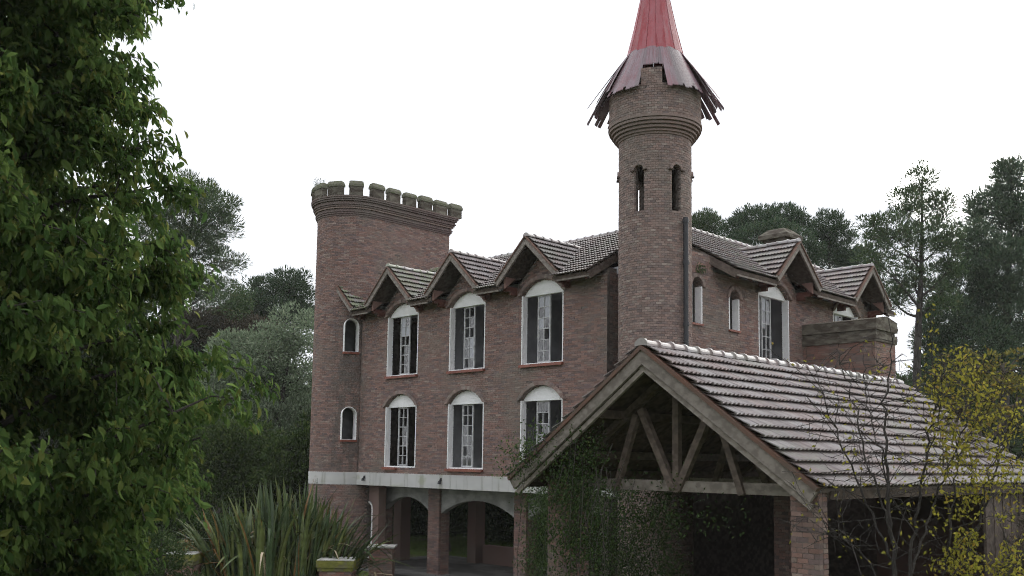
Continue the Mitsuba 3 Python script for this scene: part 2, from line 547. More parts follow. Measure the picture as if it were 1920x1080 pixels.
# return of the west wall beside the slim tower
FRET = any_frame([X0 + 0.01, 15.88, 0], [1, 0, 0], [0, -1, 0])
put(f'{HOUSE}__return_wall', extrude(Polygon([(0.09, 0), (2.2, 0), (2.2, 8.7), (0.09, 8.7)]), FRET, -0.3, -0.006).ply('mortar'))
rows = brick_rows(0.095, 1.6, 3.18, 8.6, lambda z: [])
brickwork(f'{HOUSE}__return_wall', lay_flat(rows, FRET), 'brick')
# south wall
uu = np.linspace(19.45, 29.5, 200)


def topr2(u):
    return topr(u) if u > 20.6 else 8.95


wr = Polygon([(19.45, 0.0), *[(u, topr2(u)) for u in uu], (29.5, 0.0)])
for c, s, l in WIN_R:
    wr = wr.difference(arch_poly(c, s, l, HW, RISE))
for c, s, l, w in SLIT_R:
    wr = wr.difference(arch_poly(c, s, l, w, w * 0.9))
w2 = put(f'{HOUSE}__wall', extrude(wr, FR, -0.23, -0.006).ply('mortar'))
rows = brick_rows(19.45, 29.5, 4.4, 9.4, hole_sum(holes_r), topr2)
brickwork(w2, lay_flat(rows, FR), 'brick')
# back and end walls, floors, inner walls: plain closed rooms behind the openings
m = MB()
m.boxes([[24.0, 22.5, 5.8]], np.eye(3), [[0.15, 4.2, 2.9]])
m.boxes([[27.0, 18.0, 4.4]], np.eye(3), [[3.0, 0.15, 4.4]])
m.boxes([[29.6, 15.9, 4.4]], np.eye(3), [[0.15, 2.1, 4.4]])
for q in ([(29.62, 13.3, 8.55), (29.62, 15.8, 10.2), (29.62, 18.3, 8.55)], [(18.5, 26.70, 8.55), (21.42, 26.70, 10.2), (24.3, 26.70, 8.55)]):
    q = np.array(q)
    s_ = np.array([.1, 0, 0]) if q[0, 0] == q[1, 0] else np.array([0, .04, 0])
    m.add(np.vstack([q - s_, q + s_]), [[0, 1, 2], [3, 5, 4], [0, 3, 4], [0, 4, 1], [1, 4, 5], [1, 5, 2], [0, 2, 5], [0, 5, 3]])
put(f'{HOUSE}__back_wall', m.ply('mortar'), kind='stuff')
m = MB()
for y in (19.95, 22.9, 16.7):
    m.boxes([[21.6, y, 5.9]], np.eye(3), [[2.3, 0.06, 2.7]])
m.boxes([[22.6, 15.9, 5.9]], np.eye(3), [[0.06, 2.1, 2.7]])
m.boxes([[25.6, 15.9, 5.9]], np.eye(3), [[0.06, 2.1, 2.7]])
m.boxes([[22.7, 22.4, 5.9]], np.eye(3), [[0.06, 4.2, 2.7]])
put(f'{HOUSE}__inner_wall', m.ply('inner_plaster'), kind='stuff')
m = MB()
for z in (5.95, 8.66):
    m.boxes([[21.4, 21.0, z]], np.eye(3), [[2.1, 5.2, 0.1]])
    m.boxes([[25.0, 16.0, z]], np.eye(3), [[4.3, 1.9, 0.1]])
put(f'{HOUSE}__floor', m.ply('inner_plaster'), kind='stuff')
# the concrete band: the edge of the first floor slab
m = MB()
m.boxes([[X0 + 2.5 - 0.02, 21.17, 2.97]], np.eye(3), [[2.5, 5.60, 0.21]])
put(f'{HOUSE}__floor_band', m.ply('concrete'), 'pale weathered concrete band under the first floor windows')


def window(frame, uc, zs, zl, side, sill='full', back=0.20, paper_sky=(), gone=()):
    """One arched window: white reveals, white infill under a brick arch, red tile sill, a narrow casement of twelve panes."""
    w = put(f'{HOUSE}__window', None)
    m = MB()
    ax = axes_of(frame)
    for s in (-1, 1):
        m.boxes(frame(uc + s * (HW - 0.018), (zs + zl) / 2, -back / 2 + 0.006), ax, [[0.018, back / 2, (zl - zs) / 2]])
    m.boxes(frame(uc, zl + 0.03, -back / 2 - 0.05), ax, [[HW - 0.06, back / 2 - 0.05, 0.03]])
    scene[w] = m.ply('plaster')
    put(f'{w}__infill', extrude(arch_poly(uc, zl - 0.012, zl, HW - 0.004, RISE - 0.004), frame, -0.205, -0.095).ply('plaster'))
    put(f'{w}__arch', ring(frame, uc, zl + 0.015, HW + 0.0, RISE - 0.005, 0.125, -0.094, 0.075).ply('brick_grey'))
    if sill == 'full':
        a, b = -HW - 0.02, HW + 0.02
    else:
        a, b = (0.12, HW + 0.02)
    m = MB()
    m.boxes(frame(uc + (a + b) / 2, zs - 0.035, -0.06), ax, [[(b - a) / 2, 0.14, 0.036]], [[0.5, 0.5]])
    m.boxes(frame(uc + (a + b) / 2, zs - 0.05, 0.085), ax, [[(b - a) / 2 - 0.002, 0.012, 0.03]], [[0.5, 0.45]])
    put(f'{w}__sill', m.ply('sill_tile'), 'broken red sill tile with only its left half left' if sill != 'full' else None)
    m = MB()
    m.boxes(frame(uc, zs + 0.02, -back / 2 - 0.02), ax, [[HW - 0.06, back / 2 - 0.02, 0.02]])
    put(f'{w}__bench', m.ply('plaster'))
    # the casement stands a little left of the middle of the opening
    cw, ch = 0.245, (zl - zs - 0.07) / 2
    cu, cz = uc + side * 0.10, (zs + zl) / 2 + 0.02
    m = MB()
    for s in (-1, 0, 1):
        m.boxes(frame(cu + s * (cw - 0.022), cz, -back), ax, [[0.020 if s else 0.010, 0.022, ch]])
    for k in range(7):
        m.boxes(frame(cu, cz - ch + 0.02 + k * (2 * ch - 0.04) / 6, -back - 0.001), ax, [[cw - 0.03, 0.018, 0.020 if k in (0, 6) else 0.011]])
    f = put(f'{w}__casement', m.ply('white_paint'))
    for k in range(6):
        for s in (-1, 1):
            i = 2 * k + (s > 0)
            if i in gone:
                continue
            ph = (2 * ch - 0.04) / 12 - 0.012
            m = MB()
            q = [frame(cu + s * cw / 2 + x * (cw / 2 - 0.026), cz - ch + 0.02 + (2 * k + 1) * (2 * ch - 0.04) / 12 + y * ph, -back + 0.004) for x, y in ((-1, -1), (1, -1), (1, 1), (-1, 1))]
            m.add(np.array(q), [[0, 1, 2], [0, 2, 3]])
            put(f'{w}__pane', m.ply('paper_sky_glass' if i in paper_sky else 'pane_glass'))
    return w


PAPER_SKY = [(9, 8, 11), (2, 4), (10, 11, 8, 7), (), (), ()]
GONE = [(1, 6, 3, 5, 7), (7, 9, 11, 1, 6, 10), (4,), (1, 3, 5, 7, 9, 11, 0, 2, 8, 10), (6, 8, 10, 11, 3, 9), (8, 9, 7)]
for k, (c, s, l) in enumerate(WIN_L):
    window(FL, c, s, l, 1, 'left' if k == 3 else 'full', paper_sky=PAPER_SKY[k], gone=GONE[k])
for c, s, l in WIN_R:
    window(FR, c, s, l, -1, paper_sky=(10,), gone=(4, 5, 7))
# two slit windows beside the slim tower
for c, s, l, hw in SLIT_R:
    w = put(f'{HOUSE}__slit_window', None)
    m, ax = MB(), axes_of(FR)
    for sd in (-1, 1):
        m.boxes(FR(c + sd * (hw - 0.02), (s + l) / 2, -0.092), ax, [[0.02, 0.100, (l - s) / 2]])
    scene[w] = m.ply('plaster')
    put(f'{w}__arch', ring(FR, c, l, hw, hw * 0.9, 0.11, -0.2, 0.05).ply('brick_grey'))
    m = MB()
    m.boxes(FR(c, s - 0.025, -0.05), ax, [[hw + 0.01, 0.10, 0.024]])
    put(f'{w}__sill', m.ply('sill_tile'))

# ---------------------------------------------------------------- roof tiles


def wave(x):
    return 0.024 * np.abs(np.cos(np.pi * x * 2)) ** 3


def tile_shape(w=0.192, length=0.285):
    """One clay tile: three ribs, its lower end lifted over the next row. x across, y down the slope, z out."""
    x = np.linspace(0, 1, 13)
    n = len(x)
    zt = wave(x)
    a = np.column_stack([(x - 0.5) * w, np.full(n, 0.0), zt + 0.004])
    b = np.column_stack([(x - 0.5) * w, np.full(n, length), zt + 0.070])
    c = np.column_stack([(x - 0.5) * w, np.full(n, length), zt + 0.055])
    e = np.column_stack([(x - 0.5) * w, np.full(n, length * 0.6), zt * 0 + 0.008])
    v = np.vstack([a, b, c, e])
    f = []
    for i in range(n - 1):
        f += [[i, i + 1, n + 1 + i], [i, n + 1 + i, n + i]]
        f += [[n + i, n + 1 + i, 2 * n + 1 + i], [n + i, 2 * n + 1 + i, 2 * n + i]]
        f += [[2 * n + i, 2 * n + 1 + i, 3 * n + 1 + i], [2 * n + i, 3 * n + 1 + i, 3 * n + i]]
    f += [[0, n, 2 * n], [n - 1, 3 * n - 1, 2 * n - 1]]
    return v, np.array(f)


def ridge_shape(length=0.33, r=0.090):
    """A half round ridge tile with a thicker lip. x along the ridge, z up."""
    t = np.linspace(-0.15, math.pi + 0.15, 10)
    prof = [(0.0, r + 0.020), (0.035, r + 0.020), (0.036, r), (length, r * 0.90)]
    v = np.vstack([np.column_stack([np.full(10, x), q * np.cos(t), q * np.sin(t) * 0.9 - 0.035]) for x, q in prof])
    f = []
    for k in range(3):
        for i in range(9):
            a = 10 * k + i
            f += [[a, a + 1, a + 11], [a, a + 11, a + 10]]
    v = np.vstack([v, [[0.0, 0, -0.035]]])
    f += [[i + 1, i, len(v) - 1] for i in range(9)]
    return v, np.array(f)


TV, TF = tile_shape()
RV, RF = ridge_shape()
TILE_KINDS = [MB().add(TV, TF, (u, w)).ply('roof_tile') for u, w in ((.1, .5), (.35, .7), (.55, .35), (.7, .8), (.85, .6), (.97, .55))]
RIDGE_KINDS = [MB().add(RV, RF, (u, w)).ply('ridge') for u, w in ((.2, .5), (.55, .7), (.8, .6), (.95, .9))]
rt = np.random.default_rng(21)


def place(o, ex, ey, ez):
    m = np.eye(4)
    m[:3, 0], m[:3, 1], m[:3, 2], m[:3, 3] = ex, ey, ez, o
    return m


def tile_grid(o, ex, ey, nx, ny, pitch_x=0.192, pitch_y=0.243, keep=None):
    """Matrices of tiles laid from the ridge point o, ex along the ridge, ey down the slope."""
    ex, ey = nrm(ex), nrm(ey)
    ez = nrm(np.cross(ex, ey))
    if ez[2] < 0:
        ez = -ez
    out = []
    for j in range(ny):
        for i in range(nx):
            p = np.asarray(o) + ex * (i + 0.5) * pitch_x + ey * (j * pitch_y)
            if keep is None or keep(p + ey * pitch_y * 0.5, i, j):
                a = rt.normal(0, 0.010)
                e1 = nrm(ex + ey * a)
                e2 = nrm(ey - ex * a)
                e2 = nrm(e2 + ez * rt.normal(0, 0.007))
                out.append(place(p + ez * rt.uniform(0, 0.003) + ey * rt.normal(0, 0.004), e1, e2, ez))
    return out


def lay_tiles(parent, mats, single=0, name='tile'):
    mats = sorted(mats, key=lambda m: np.linalg.norm(m[:3, 3] - CAM))
    for m in mats[:single]:
        put(f'{parent}__{name}', {**TILE_KINDS[rt.integers(6)], 'to_world': T4(m)})
    if len(mats) > single:
        b = MB()
        for m in mats[single:]:
            b.add(TV @ m[:3, :3].T + m[:3, 3], TF, rt.random(2))
        put(f'{parent}__{name}_field', b.ply('roof_tile'), kind='stuff')


def lay_ridge(parent, a, b, single=True):
    a, b = np.asarray(a, float), np.asarray(b, float)
    n = int(np.linalg.norm(b - a) / 0.30)
    ex = nrm(b - a)
    ey = nrm(np.cross([0, 0, 1], ex))
    ez = np.cross(ex, ey)
    for k in range(n):
        m = place(a + (b - a) * k / n + np.array([0, 0, rt.uniform(-0.006, 0.006)]), nrm(ex + ey * rt.normal(0, 0.01) + ez * 0.02), ey, ez)
        put(f'{parent}__ridge_tile', {**RIDGE_KINDS[rt.integers(4)], 'to_world': T4(m)})


# main roof
ROOF = put(f'{HOUSE}__roof', None)
XR, YRG, ZR = 21.42, 15.80, 10.30
PL = Polygon([(18.31, 16.0), (19.5, 16.0), (19.56, 14.22), (XR, YRG), (XR, 26.75), (18.31, 26.75)])
PRR = Polygon([(20.75, 13.15), (20.28, 14.15), (19.56, 14.22), (XR, YRG), (29.9, YRG), (29.9, 13.15)])


def zl_(x, y):
    return EAVE + TPL * (x - 18.31)


def zr_(x, y):
    return EAVE + TPR * (y - 13.15)


def dormer_reach(w, tp):
    """How far in from the eave a dormer's slope runs before it meets the main roof."""
    return (DZ - DSL * w - EAVE) / tp


NOTCH = 0.96
PLN, PRN = PL, PRR
for c in DORM_L:
    PLN = PLN.difference(Polygon([(18.2, c - NOTCH), (18.2, c + NOTCH), (18.31 + dormer_reach(NOTCH, TPL), c + NOTCH), (18.31 + dormer_reach(0, TPL) - .05, c), (18.31 + dormer_reach(NOTCH, TPL), c - NOTCH)]))
for c in DORM_R:
    PRN = PRN.difference(Polygon([(c - NOTCH, 13.0), (c + NOTCH, 13.0), (c + NOTCH, 13.15 + dormer_reach(NOTCH, TPR)), (c, 13.15 + dormer_reach(0, TPR) - .05), (c - NOTCH, 13.15 + dormer_reach(NOTCH, TPR))]))
m = MB()
for poly, zf in [(g, zl_) for g in getattr(PLN, 'geoms', [PLN])] + [(g, zr_) for g in getattr(PRN, 'geoms', [PRN])]:
    t = trimesh.creation.extrude_polygon(poly, 0.1, engine='earcut')
    v = np.array(t.vertices)
    up = v[:, 2] > 0.05
    v[:, 2] = zf(v[:, 0], v[:, 1]) + np.where(up, -0.02, -0.12)
    m.add(v, t.faces)
for p in ([(XR, YRG, ZR), (XR, 26.75, ZR), (24.5, 26.75, 8.6), (24.5, 18.4, 8.6)], [(XR, YRG, ZR), (29.9, YRG, ZR), (29.9, 18.4, 8.6), (24.5, 18.4, 8.6)]):
    p = np.array(p) - [0, 0, 0.03]
    m.add(np.vstack([p, p - [0, 0, 0.08]]), [[0, 1, 2], [0, 2, 3], [4, 6, 5], [4, 7, 6], [0, 4, 5], [0, 5, 1], [1, 5, 6], [1, 6, 2]])
scene[ROOF] = m.ply('dark_wood')
tag(ROOF, kind='stuff')


def keep_l(p, i, j):
    if not shapely.contains_xy(PL, p[0], p[1]):
        return False
    return all(abs(p[1] - c) > DHW - 0.06 or p[0] - 18.31 > dormer_reach(abs(p[1] - c), TPL) - 0.05 for c in DORM_L)


def keep_r(p, i, j):
    if not shapely.contains_xy(PRR, p[0], p[1]):
        return False
    return all(abs(p[0] - c) > DHW - 0.06 or p[1] - 13.15 > dormer_reach(abs(p[0] - c), TPR) - 0.05 for c in DORM_R)


sl = nrm([-1, 0, -TPL])
lay_tiles(ROOF, tile_grid([XR, 14.2, ZR], [0, 1, 0], sl, 66, 15, keep=keep_l))
sr = nrm([0, -1, -TPR])
lay_tiles(ROOF, tile_grid([19.5, YRG, ZR], [1, 0, 0], sr, 55, 14, keep=keep_r))
lay_ridge(ROOF, [XR, YRG, ZR + 0.05], [XR, 26.4, ZR + 0.05])
lay_ridge(ROOF, [XR, YRG, ZR + 0.05], [29.9, YRG, ZR + 0.05])
lay_ridge(ROOF, [19.7, 14.34, 9.38], [XR, YRG, ZR + 0.05])
# eave boards between the dormers, rafter ends, the cut edges beside the slim tower
m = MB()
edges = [26.75, *[x for c in DORM_L for x in (c + DHW, c - DHW)], 16.0]
ed = sorted(e for e in edges)
for a, b in ((16.0, 17.13), (19.37, 20.28), (22.52, 23.38), (25.62, 26.5)):
    m.bar([18.33, a, EAVE - 0.10], [18.33, b, EAVE - 0.10], 0.035, 0.13)
for a, b in ((20.75, 22.68), (24.92, 27.16), (29.4, 29.9)):
    m.bar([a, 13.17, EAVE - 0.10], [b, 13.17, EAVE - 0.10], 0.035, 0.13)
put(f'{ROOF}__eave_board', m.ply('grey_wood'), kind='stuff')
m = MB()
m.bar([18.31, 16.0, EAVE - 0.13], [19.5, 16.0, EAVE + TPL * 1.19 - 0.13], 0.04, 0.20)
m.bar([20.75, 13.15, EAVE - 0.13], [20.28, 14.15, EAVE + TPR - 0.13], 0.04, 0.20)
m.bar([20.28, 14.15, EAVE + TPR - 0.13], [19.56, 14.22, EAVE + TPR * 1.07 - 0.13], 0.04, 0.20)
put(f'{ROOF}__verge_board', m.ply('brown_wood'), kind='stuff')
m = MB()
for y in np.arange(16.15, 26.6, 0.62):
    if min(abs(y - c) for c in DORM_L) < 1.1:
        continue
    m.bar([18.36, y, EAVE - 0.165], [19.2, y, EAVE + TPL * 0.85 - 0.17], 0.07, 0.09)
for x in np.arange(20.9, 29.9, 0.62):
    if min(abs(x - c) for c in DORM_R) < 1.1:
        continue
    m.bar([x, 13.2, EAVE - 0.165], [x, 14.05, EAVE + TPR * 0.85 - 0.17], 0.07, 0.09)
put(f'{ROOF}__rafter_end', m.ply('red_wood'), kind='stuff')


def dormer(frame, uc, tp, single, cut=None):
    """A gabled dormer on the eave: boards, tiles, ridge tiles, bargeboards, brick cheeks, timber brackets."""
    d = put(f'{HOUSE}__dormer', None)
    front = 0.64
    pt = lambda w, s, dz=0.0: frame(uc + w, DZ - DSL * abs(w) + dz, front - s)   # noqa: E731
    rz, low = dormer_reach(0, tp), max(dormer_reach(DHW, tp), 0.10)
    m, mats = MB(), []
    for sg in (-1, 1):
        if cut is not None and sg == cut:
            continue
        top = [pt(0, 0.03), pt(0, rz), pt(sg * DHW, low), pt(sg * DHW, 0.03)]
        v = np.array([x + [0, 0, -0.02] for x in top] + [x + [0, 0, -0.09] for x in top])
        m.add(v, [[0, 1, 2], [0, 2, 3], [4, 6, 5], [4, 7, 6], [0, 4, 5], [0, 5, 1], [1, 5, 6], [1, 6, 2], [2, 6, 7], [2, 7, 3], [3, 7, 4], [3, 4, 0]])
        es = frame(0, 0, -1) - frame(0, 0, 0)
        ea = nrm(pt(sg, 0) - pt(0, 0))

        def keep(p, i, j, sg=sg):
            w = (p - frame(uc, 0, 0)) @ (frame(1, 0, 0) - frame(0, 0, 0))
            s = (p - frame(uc, 0, front)) @ es
            return s < dormer_reach(abs(w), tp) + 0.10
        mats += tile_grid(pt(0, 0.0) + ea * 0.02, es, ea, 14, 6, keep=keep, pitch_y=0.255)
    scene[d] = m.ply('dark_wood')
    lay_tiles(d, mats, single)
    lay_ridge(d, pt(0, -0.02, 0.055), pt(0, rz + 0.05, 0.055))
    for sg in (-1, 1):
        if cut is not None and sg == cut:
            continue
        m = MB()
        nrm_w = nrm(frame(0, 0, 1) - frame(0, 0, 0))
        a, b = pt(sg * 0.0, 0.0, -0.10), pt(sg * (DHW + 0.05), 0.0, -0.10)
        m.bar(a + nrm_w * 0.005, b + nrm_w * 0.005, 0.05, 0.17, up=np.cross(b - a, nrm_w), uv=(0.3, 0.55))
        put(f'{d}__bargeboard', m.ply('grey_wood'))
        m = MB()
        a2, b2 = pt(0, 0, 0.0), pt(sg * (DHW + 0.06), 0, 0.0)
        m.bar(a2 + nrm_w * 0.02, b2 + nrm_w * 0.02, 0.10, 0.035, up=np.cross(b - a, nrm_w), uv=(0.6, 0.5))
        put(f'{d}__edge_trim', m.ply('tile_edge'))
        # cheek: brick triangle between the main roof and the dormer's edge
        w = sg * (DHW - 0.16)
        zt = DZ - DSL * abs(w) - 0.09
        s0, s1 = 0.10, (zt - EAVE) / tp + 0.1
        q = [frame(uc + w, EAVE - 0.1, front - s0), frame(uc + w, zt, front - s0), frame(uc + w, zt, front - s1)]
        q2 = [x - sg * 0.08 * (frame(1, 0, 0) - frame(0, 0, 0)) for x in q]
        put(f'{d}__cheek', MB().add(np.array(q + q2), [[0, 1, 2], [3, 5, 4], [0, 3, 4], [0, 4, 1], [1, 4, 5], [1, 5, 2], [0, 2, 5], [0, 5, 3]]).ply('brick_red'))
        m = MB()
        w = sg * (DHW - 0.10)
        m.bar(frame(uc + w, 8.47, 0.46), frame(uc + w, 8.47, 0.0), 0.11, 0.14, uv=(0.4, 0.6))
        m.bar(frame(uc + w, 8.36, 0.24), frame(uc + w, 8.36, 0.0), 0.10, 0.10, uv=(0.4, 0.5))
        put(f'{d}__bracket', m.ply('red_wood'))
    return d


for c in DORM_L:
    dormer(FL, c, TPL, 34, cut=1 if c > 27 else None)
for c in DORM_R:
    dormer(FR, c, TPR, 40)

# low chimney on the ridge, fireplace stack on the south front
m = MB()
m.boxes([[28.9, 16.6, 10.6]], np.eye(3), [[0.40, 0.40, 0.72]])
k = put(f'{HOUSE}__roof_chimney', m.ply('stack_cap'))
p = np.array([[28.36, 16.06, 11.22], [29.44, 16.06, 11.22], [29.44, 17.14, 11.22], [28.36, 17.14, 11.22]])
pm = p + [0, 0, 0.14]
pt_ = (p - [28.9, 16.6, 0]) * [0.55, 0.55, 1] + [28.9, 16.6, 0.36]
v = np.vstack([p, pm, pt_])
f = [[0, 2, 1], [0, 3, 2], [8, 9, 10], [8, 10, 11]]
for b in (0, 4):
    for i in range(4):
        j = (i + 1) % 4
        f += [[b + i, b + j, b + 4 + j], [b + i, b + 4 + j, b + 4 + i]]
put(f'{k}__cap', MB().add(v, f).ply('stack_cap'))

CX0, CX1, CY0, CY1 = 25.1, 26.35, 11.6, 13.75
CH = put(f'{HOUSE}__chimney', MB().boxes([[(CX0 + CX1) / 2, (CY0 + CY1) / 2, 3.5]], np.eye(3), [[(CX1 - CX0) / 2 - 0.006, (CY1 - CY0) / 2 - 0.006, 3.55]]).ply('mortar'),
         'wide brick chimney stack with a thick mossy cap')
FC1 = any_frame([CX0, 0, 0], [0, 1, 0], [-1, 0, 0])
FC2 = any_frame([0, CY0, 0], [1, 0, 0], [0, -1, 0])
la = lay_flat(brick_rows(CY0, CY1, 3.3, 7.02, lambda z: []), FC1)
lb = lay_flat(brick_rows(CX0 + 0.09, CX1, 3.3, 7.02, lambda z: []), FC2)
brickwork(CH, tuple(np.concatenate([a, b]) for a, b in zip(la, lb)), 'brick_red')
for z0, z1, o in ((7.02, 7.25, 0.045), (7.255, 7.34, 0.0), (7.345, 7.60, 0.055)):
    t = trimesh.creation.box([CX1 - CX0 + 2 * o, CY1 - CY0 + o, z1 - z0])
    t = t.subdivide().subdivide().subdivide().subdivide()
    v = np.array(t.vertices) + [(CX0 + CX1) / 2, (CY0 - o + CY1) / 2, (z0 + z1) / 2]
    v += (meshkit.fbm(v * 9, 3)[:, None] - 0.5) * 0.05 * nrm(t.vertices)
    if z0 > 7.3:
        e = v[:, 2] > z1 - 0.02
        cc = np.array([(CX0 + CX1) / 2, (CY0 + CY1) / 2])
        v[:, 2] += np.where(e, 0.16 * np.clip(1 - np.abs(v[:, 0] - cc[0]) / 0.85, 0, 1), 0)
    put(f'{CH}__cap', mikit.ply((v, t.faces), 'stack_cap', uv=np.full((len(v), 2), 0.5)))

# ---------------------------------------------------------------- round tower
TC, TR, TX1 = np.array([19.3, 28.0]), 1.25, 22.74
core = LineString([TC, (TX1 + 2.0, TC[1])])


def stadium(off, x1=None):
    g = LineString([TC, (40, TC[1])]).buffer(TR + off, quad_segs=28)
    return g.intersection(sbox(0, 0, (TX1 + off) if x1 is None else x1, 60))


solid = trimesh.util.concatenate([prism(stadium(-0.006).difference(stadium(-0.42)), 2.77, 11.95)])
lower = prism(stadium(-0.006).difference(stadium(-0.42)).intersection(sbox(0, 0, 20.1, 60)), 0.0, 2.77)
ANG = math.radians(-122)
cdir = np.array([-0.30, -0.954])
TWIN = [(4.25, 5.12, 0.26), (7.22, 8.13, 0.26)]
pc = TC + TR * np.array([math.cos(ANG), math.sin(ANG)])
FT = any_frame([pc[0], pc[1], 0], [-cdir[1], cdir[0], 0], [cdir[0], cdir[1], 0])
cutters = []
for z0, z1, hw in TWIN:
    c = extrude(arch_poly(0, z0, z1, hw, hw * 0.95), FT, -1.0, 0.6)
    c = trimesh.Trimesh(np.vstack(c.v), np.vstack(c.f), process=True)
    c.fix_normals()
    cutters.append(c)
solid = trimesh.boolean.difference([solid] + cutters, engine='manifold')
RT = put(f'{HOUSE}__round_tower', mikit.ply((solid.vertices, solid.faces), 'mortar', uv=np.full((len(solid.vertices), 2), 0.5)),
         'tall battlemented brick tower with a rounded end and two small arched windows')
put(f'{RT}__base', mikit.ply((lower.vertices, lower.faces), 'mortar', uv=None))
put(f'{RT}__base_floor', mikit.ply(prism(stadium(-0.01).intersection(sbox(19.3, 0, 40, 60)), 2.775, 2.95), 'concrete', uv=None))
# bricks along the plan: flat side from x = TX1 back to the centre, then round the end
FLAT = TX1 - TC[0]


def tower_path(s):
    s = np.asarray(s, float)
    a = -math.pi / 2 - np.clip(s - FLAT, 0, None) / TR
    x = np.where(s < FLAT, TX1 - s, TC[0] + TR * np.cos(a))
    y = np.where(s < FLAT, TC[1] - TR, TC[1] + TR * np.sin(a))
    n = np.where((s < FLAT)[:, None], [[0.0, -1.0]], np.column_stack([np.cos(a), np.sin(a)]))
    return np.column_stack([x, y]), n


def tower_holes(z):
    out = []
    for z0, z1, hw in TWIN:
        if z0 <= z <= z1 + hw * 0.95:
            w = hw if z < z1 else hw * math.sqrt(max(0, 1 - ((z - z1) / (hw * 0.95)) ** 2))
            s = FLAT + (-math.pi / 2 - ANG) * TR
            w /= abs(math.cos(ANG - math.atan2(cdir[1], cdir[0])))
            out.append((s - w, s + w))
    return out


rows = brick_rows(0, FLAT + TR * 3.4, 0.0, 11.95, tower_holes, length=0.20)
xy, _ = tower_path((rows[:, 0] + rows[:, 1]) / 2)
rows = rows[~((xy[:, 0] > 19.3) & (rows[:, 2] < 8.4)) & ~((rows[:, 2] > 2.76) & (rows[:, 2] < 3.18))]
brickwork(RT, lay_path(rows, tower_path), 'brick')
put(f'{RT}__floor_band', mikit.ply(prism(stadium(0.02).intersection(sbox(0, 0, 19.2, 60)), 2.762, 3.178), 'concrete', uv=None))
for z0, z1, hw in TWIN:
    w = put(f'{RT}__window', None)
    fr = FT
    a = segment(0, z1, hw, hw * 0.95, 14)
    inner = Polygon([(-hw + 0.022, z0 + 0.02), *[(x * 0.915, z1 + (z - z1) * 0.915) for x, z in a], (hw - 0.022, z0 + 0.02)])
    scene[w] = extrude(arch_poly(0, z0, z1, hw, hw * 0.95).difference(inner), fr, -0.30, 0.02).ply('plaster')
    put(f'{RT}__window_sill', MB().boxes(fr(0, z0 - 0.03, 0.0), axes_of(fr), [[hw + 0.02, 0.07, 0.035]]).ply('sill_tile'))
# dark stair wall inside
put(f'{RT}__stair_wall', mikit.ply(prism(Polygon([(19.0, 28.3), (19.0, 28.5), (22.5, 28.5), (22.5, 28.3)]), 2.96, 11.8), 'inner_plaster', uv=None))
# cornice of oversailing courses, then the parapet and the merlons
cz = 11.95
for n_, o in enumerate((.03, .06, .085, .05, .10, .135, .17, .14, .20, .235, .25)):
    for z0, z1, oo, mat in ((cz, cz + .047, o, 'brick_grey' if n_ == 4 else 'brick'), (cz + .047, cz + .061, o - .028, 'mortar')):
        t = prism(stadium(oo), z0, z1)
        put(f'{RT}__cornice', mikit.ply((t.vertices, t.faces), mat, uv=np.tile([(0.35, 0.75) if n_ == 4 else (0.66 + 0.1 * rb.random(), 0.30 * rb.random())], (len(t.vertices), 1))))
    cz += .061


def merlon(xy, no):
    b = rt.normal(0, 0.008)
    ax = np.array([[-no[1], no[0], 0], [no[0], no[1], 0], [0, 0, 1.0]])
    c = np.array([xy[0], xy[1], 0])
    w = 0.245 + rt.uniform(-0.016, 0.014)
    m = MB().boxes(c + [0, 0, 12.77], ax, [[w, 0.11, 0.155]], [rt.random(2)])
    k = put(f'{RT}__merlon', m.ply('stack_cap'))
    q = []
    for z, ww, dd in ((12.925, w + .022, .140), (13.00, w + .022, .140), (13.10 + b, w + .005, .085), (13.13 + b, w - .04, .05)):
        q.append([c + ax[0] * sx * ww + ax[1] * sy * dd + [0, 0, z] for sx, sy in ((-1, -1), (1, -1), (1, 1), (-1, 1))])
    v = np.array(q).reshape(-1, 3)
    v += (meshkit.noise(v * 31) - 0.5)[:, None] * 0.02
    f = [[0, 2, 1], [0, 3, 2], [12, 13, 14], [12, 14, 15]]
    for r in range(3):
        for i in range(4):
            j = (i + 1) % 4
            f += [[4 * r + i, 4 * r + j, 4 * r + 4 + j], [4 * r + i, 4 * r + 4 + j, 4 * r + 4 + i]]
    put(f'{RT}__merlon_cap', MB().add(v, f, rt.random(2)).ply('mossy_stone'))


RO = TR + 0.25 - 0.13
xs = [22.87 - 0.715 * k for k in range(6)]
for x in xs:
    merlon((x, TC[1] - RO), (0, -1))
    merlon((x, TC[1] + RO), (0, 1))
for k in range(5):
    a = -math.pi / 2 - (0.56 + k * 0.515)
    merlon((TC[0] + RO * math.cos(a), TC[1] + RO * math.sin(a)), (math.cos(a), math.sin(a)))
merlon((TX1 + 0.12, TC[1] - 0.4), (1, 0))
merlon((TX1 + 0.12, TC[1] + 0.4), (1, 0))

# ---------------------------------------------------------------- slim tower
SC, SR = np.array([18.91, 14.34]), 0.905


def disc(c, r, n=56):
    t = np.linspace(0, 2 * math.pi, n, endpoint=False)
    return Polygon(np.column_stack([c[0] + r * np.cos(t), c[1] + r * np.sin(t)]))


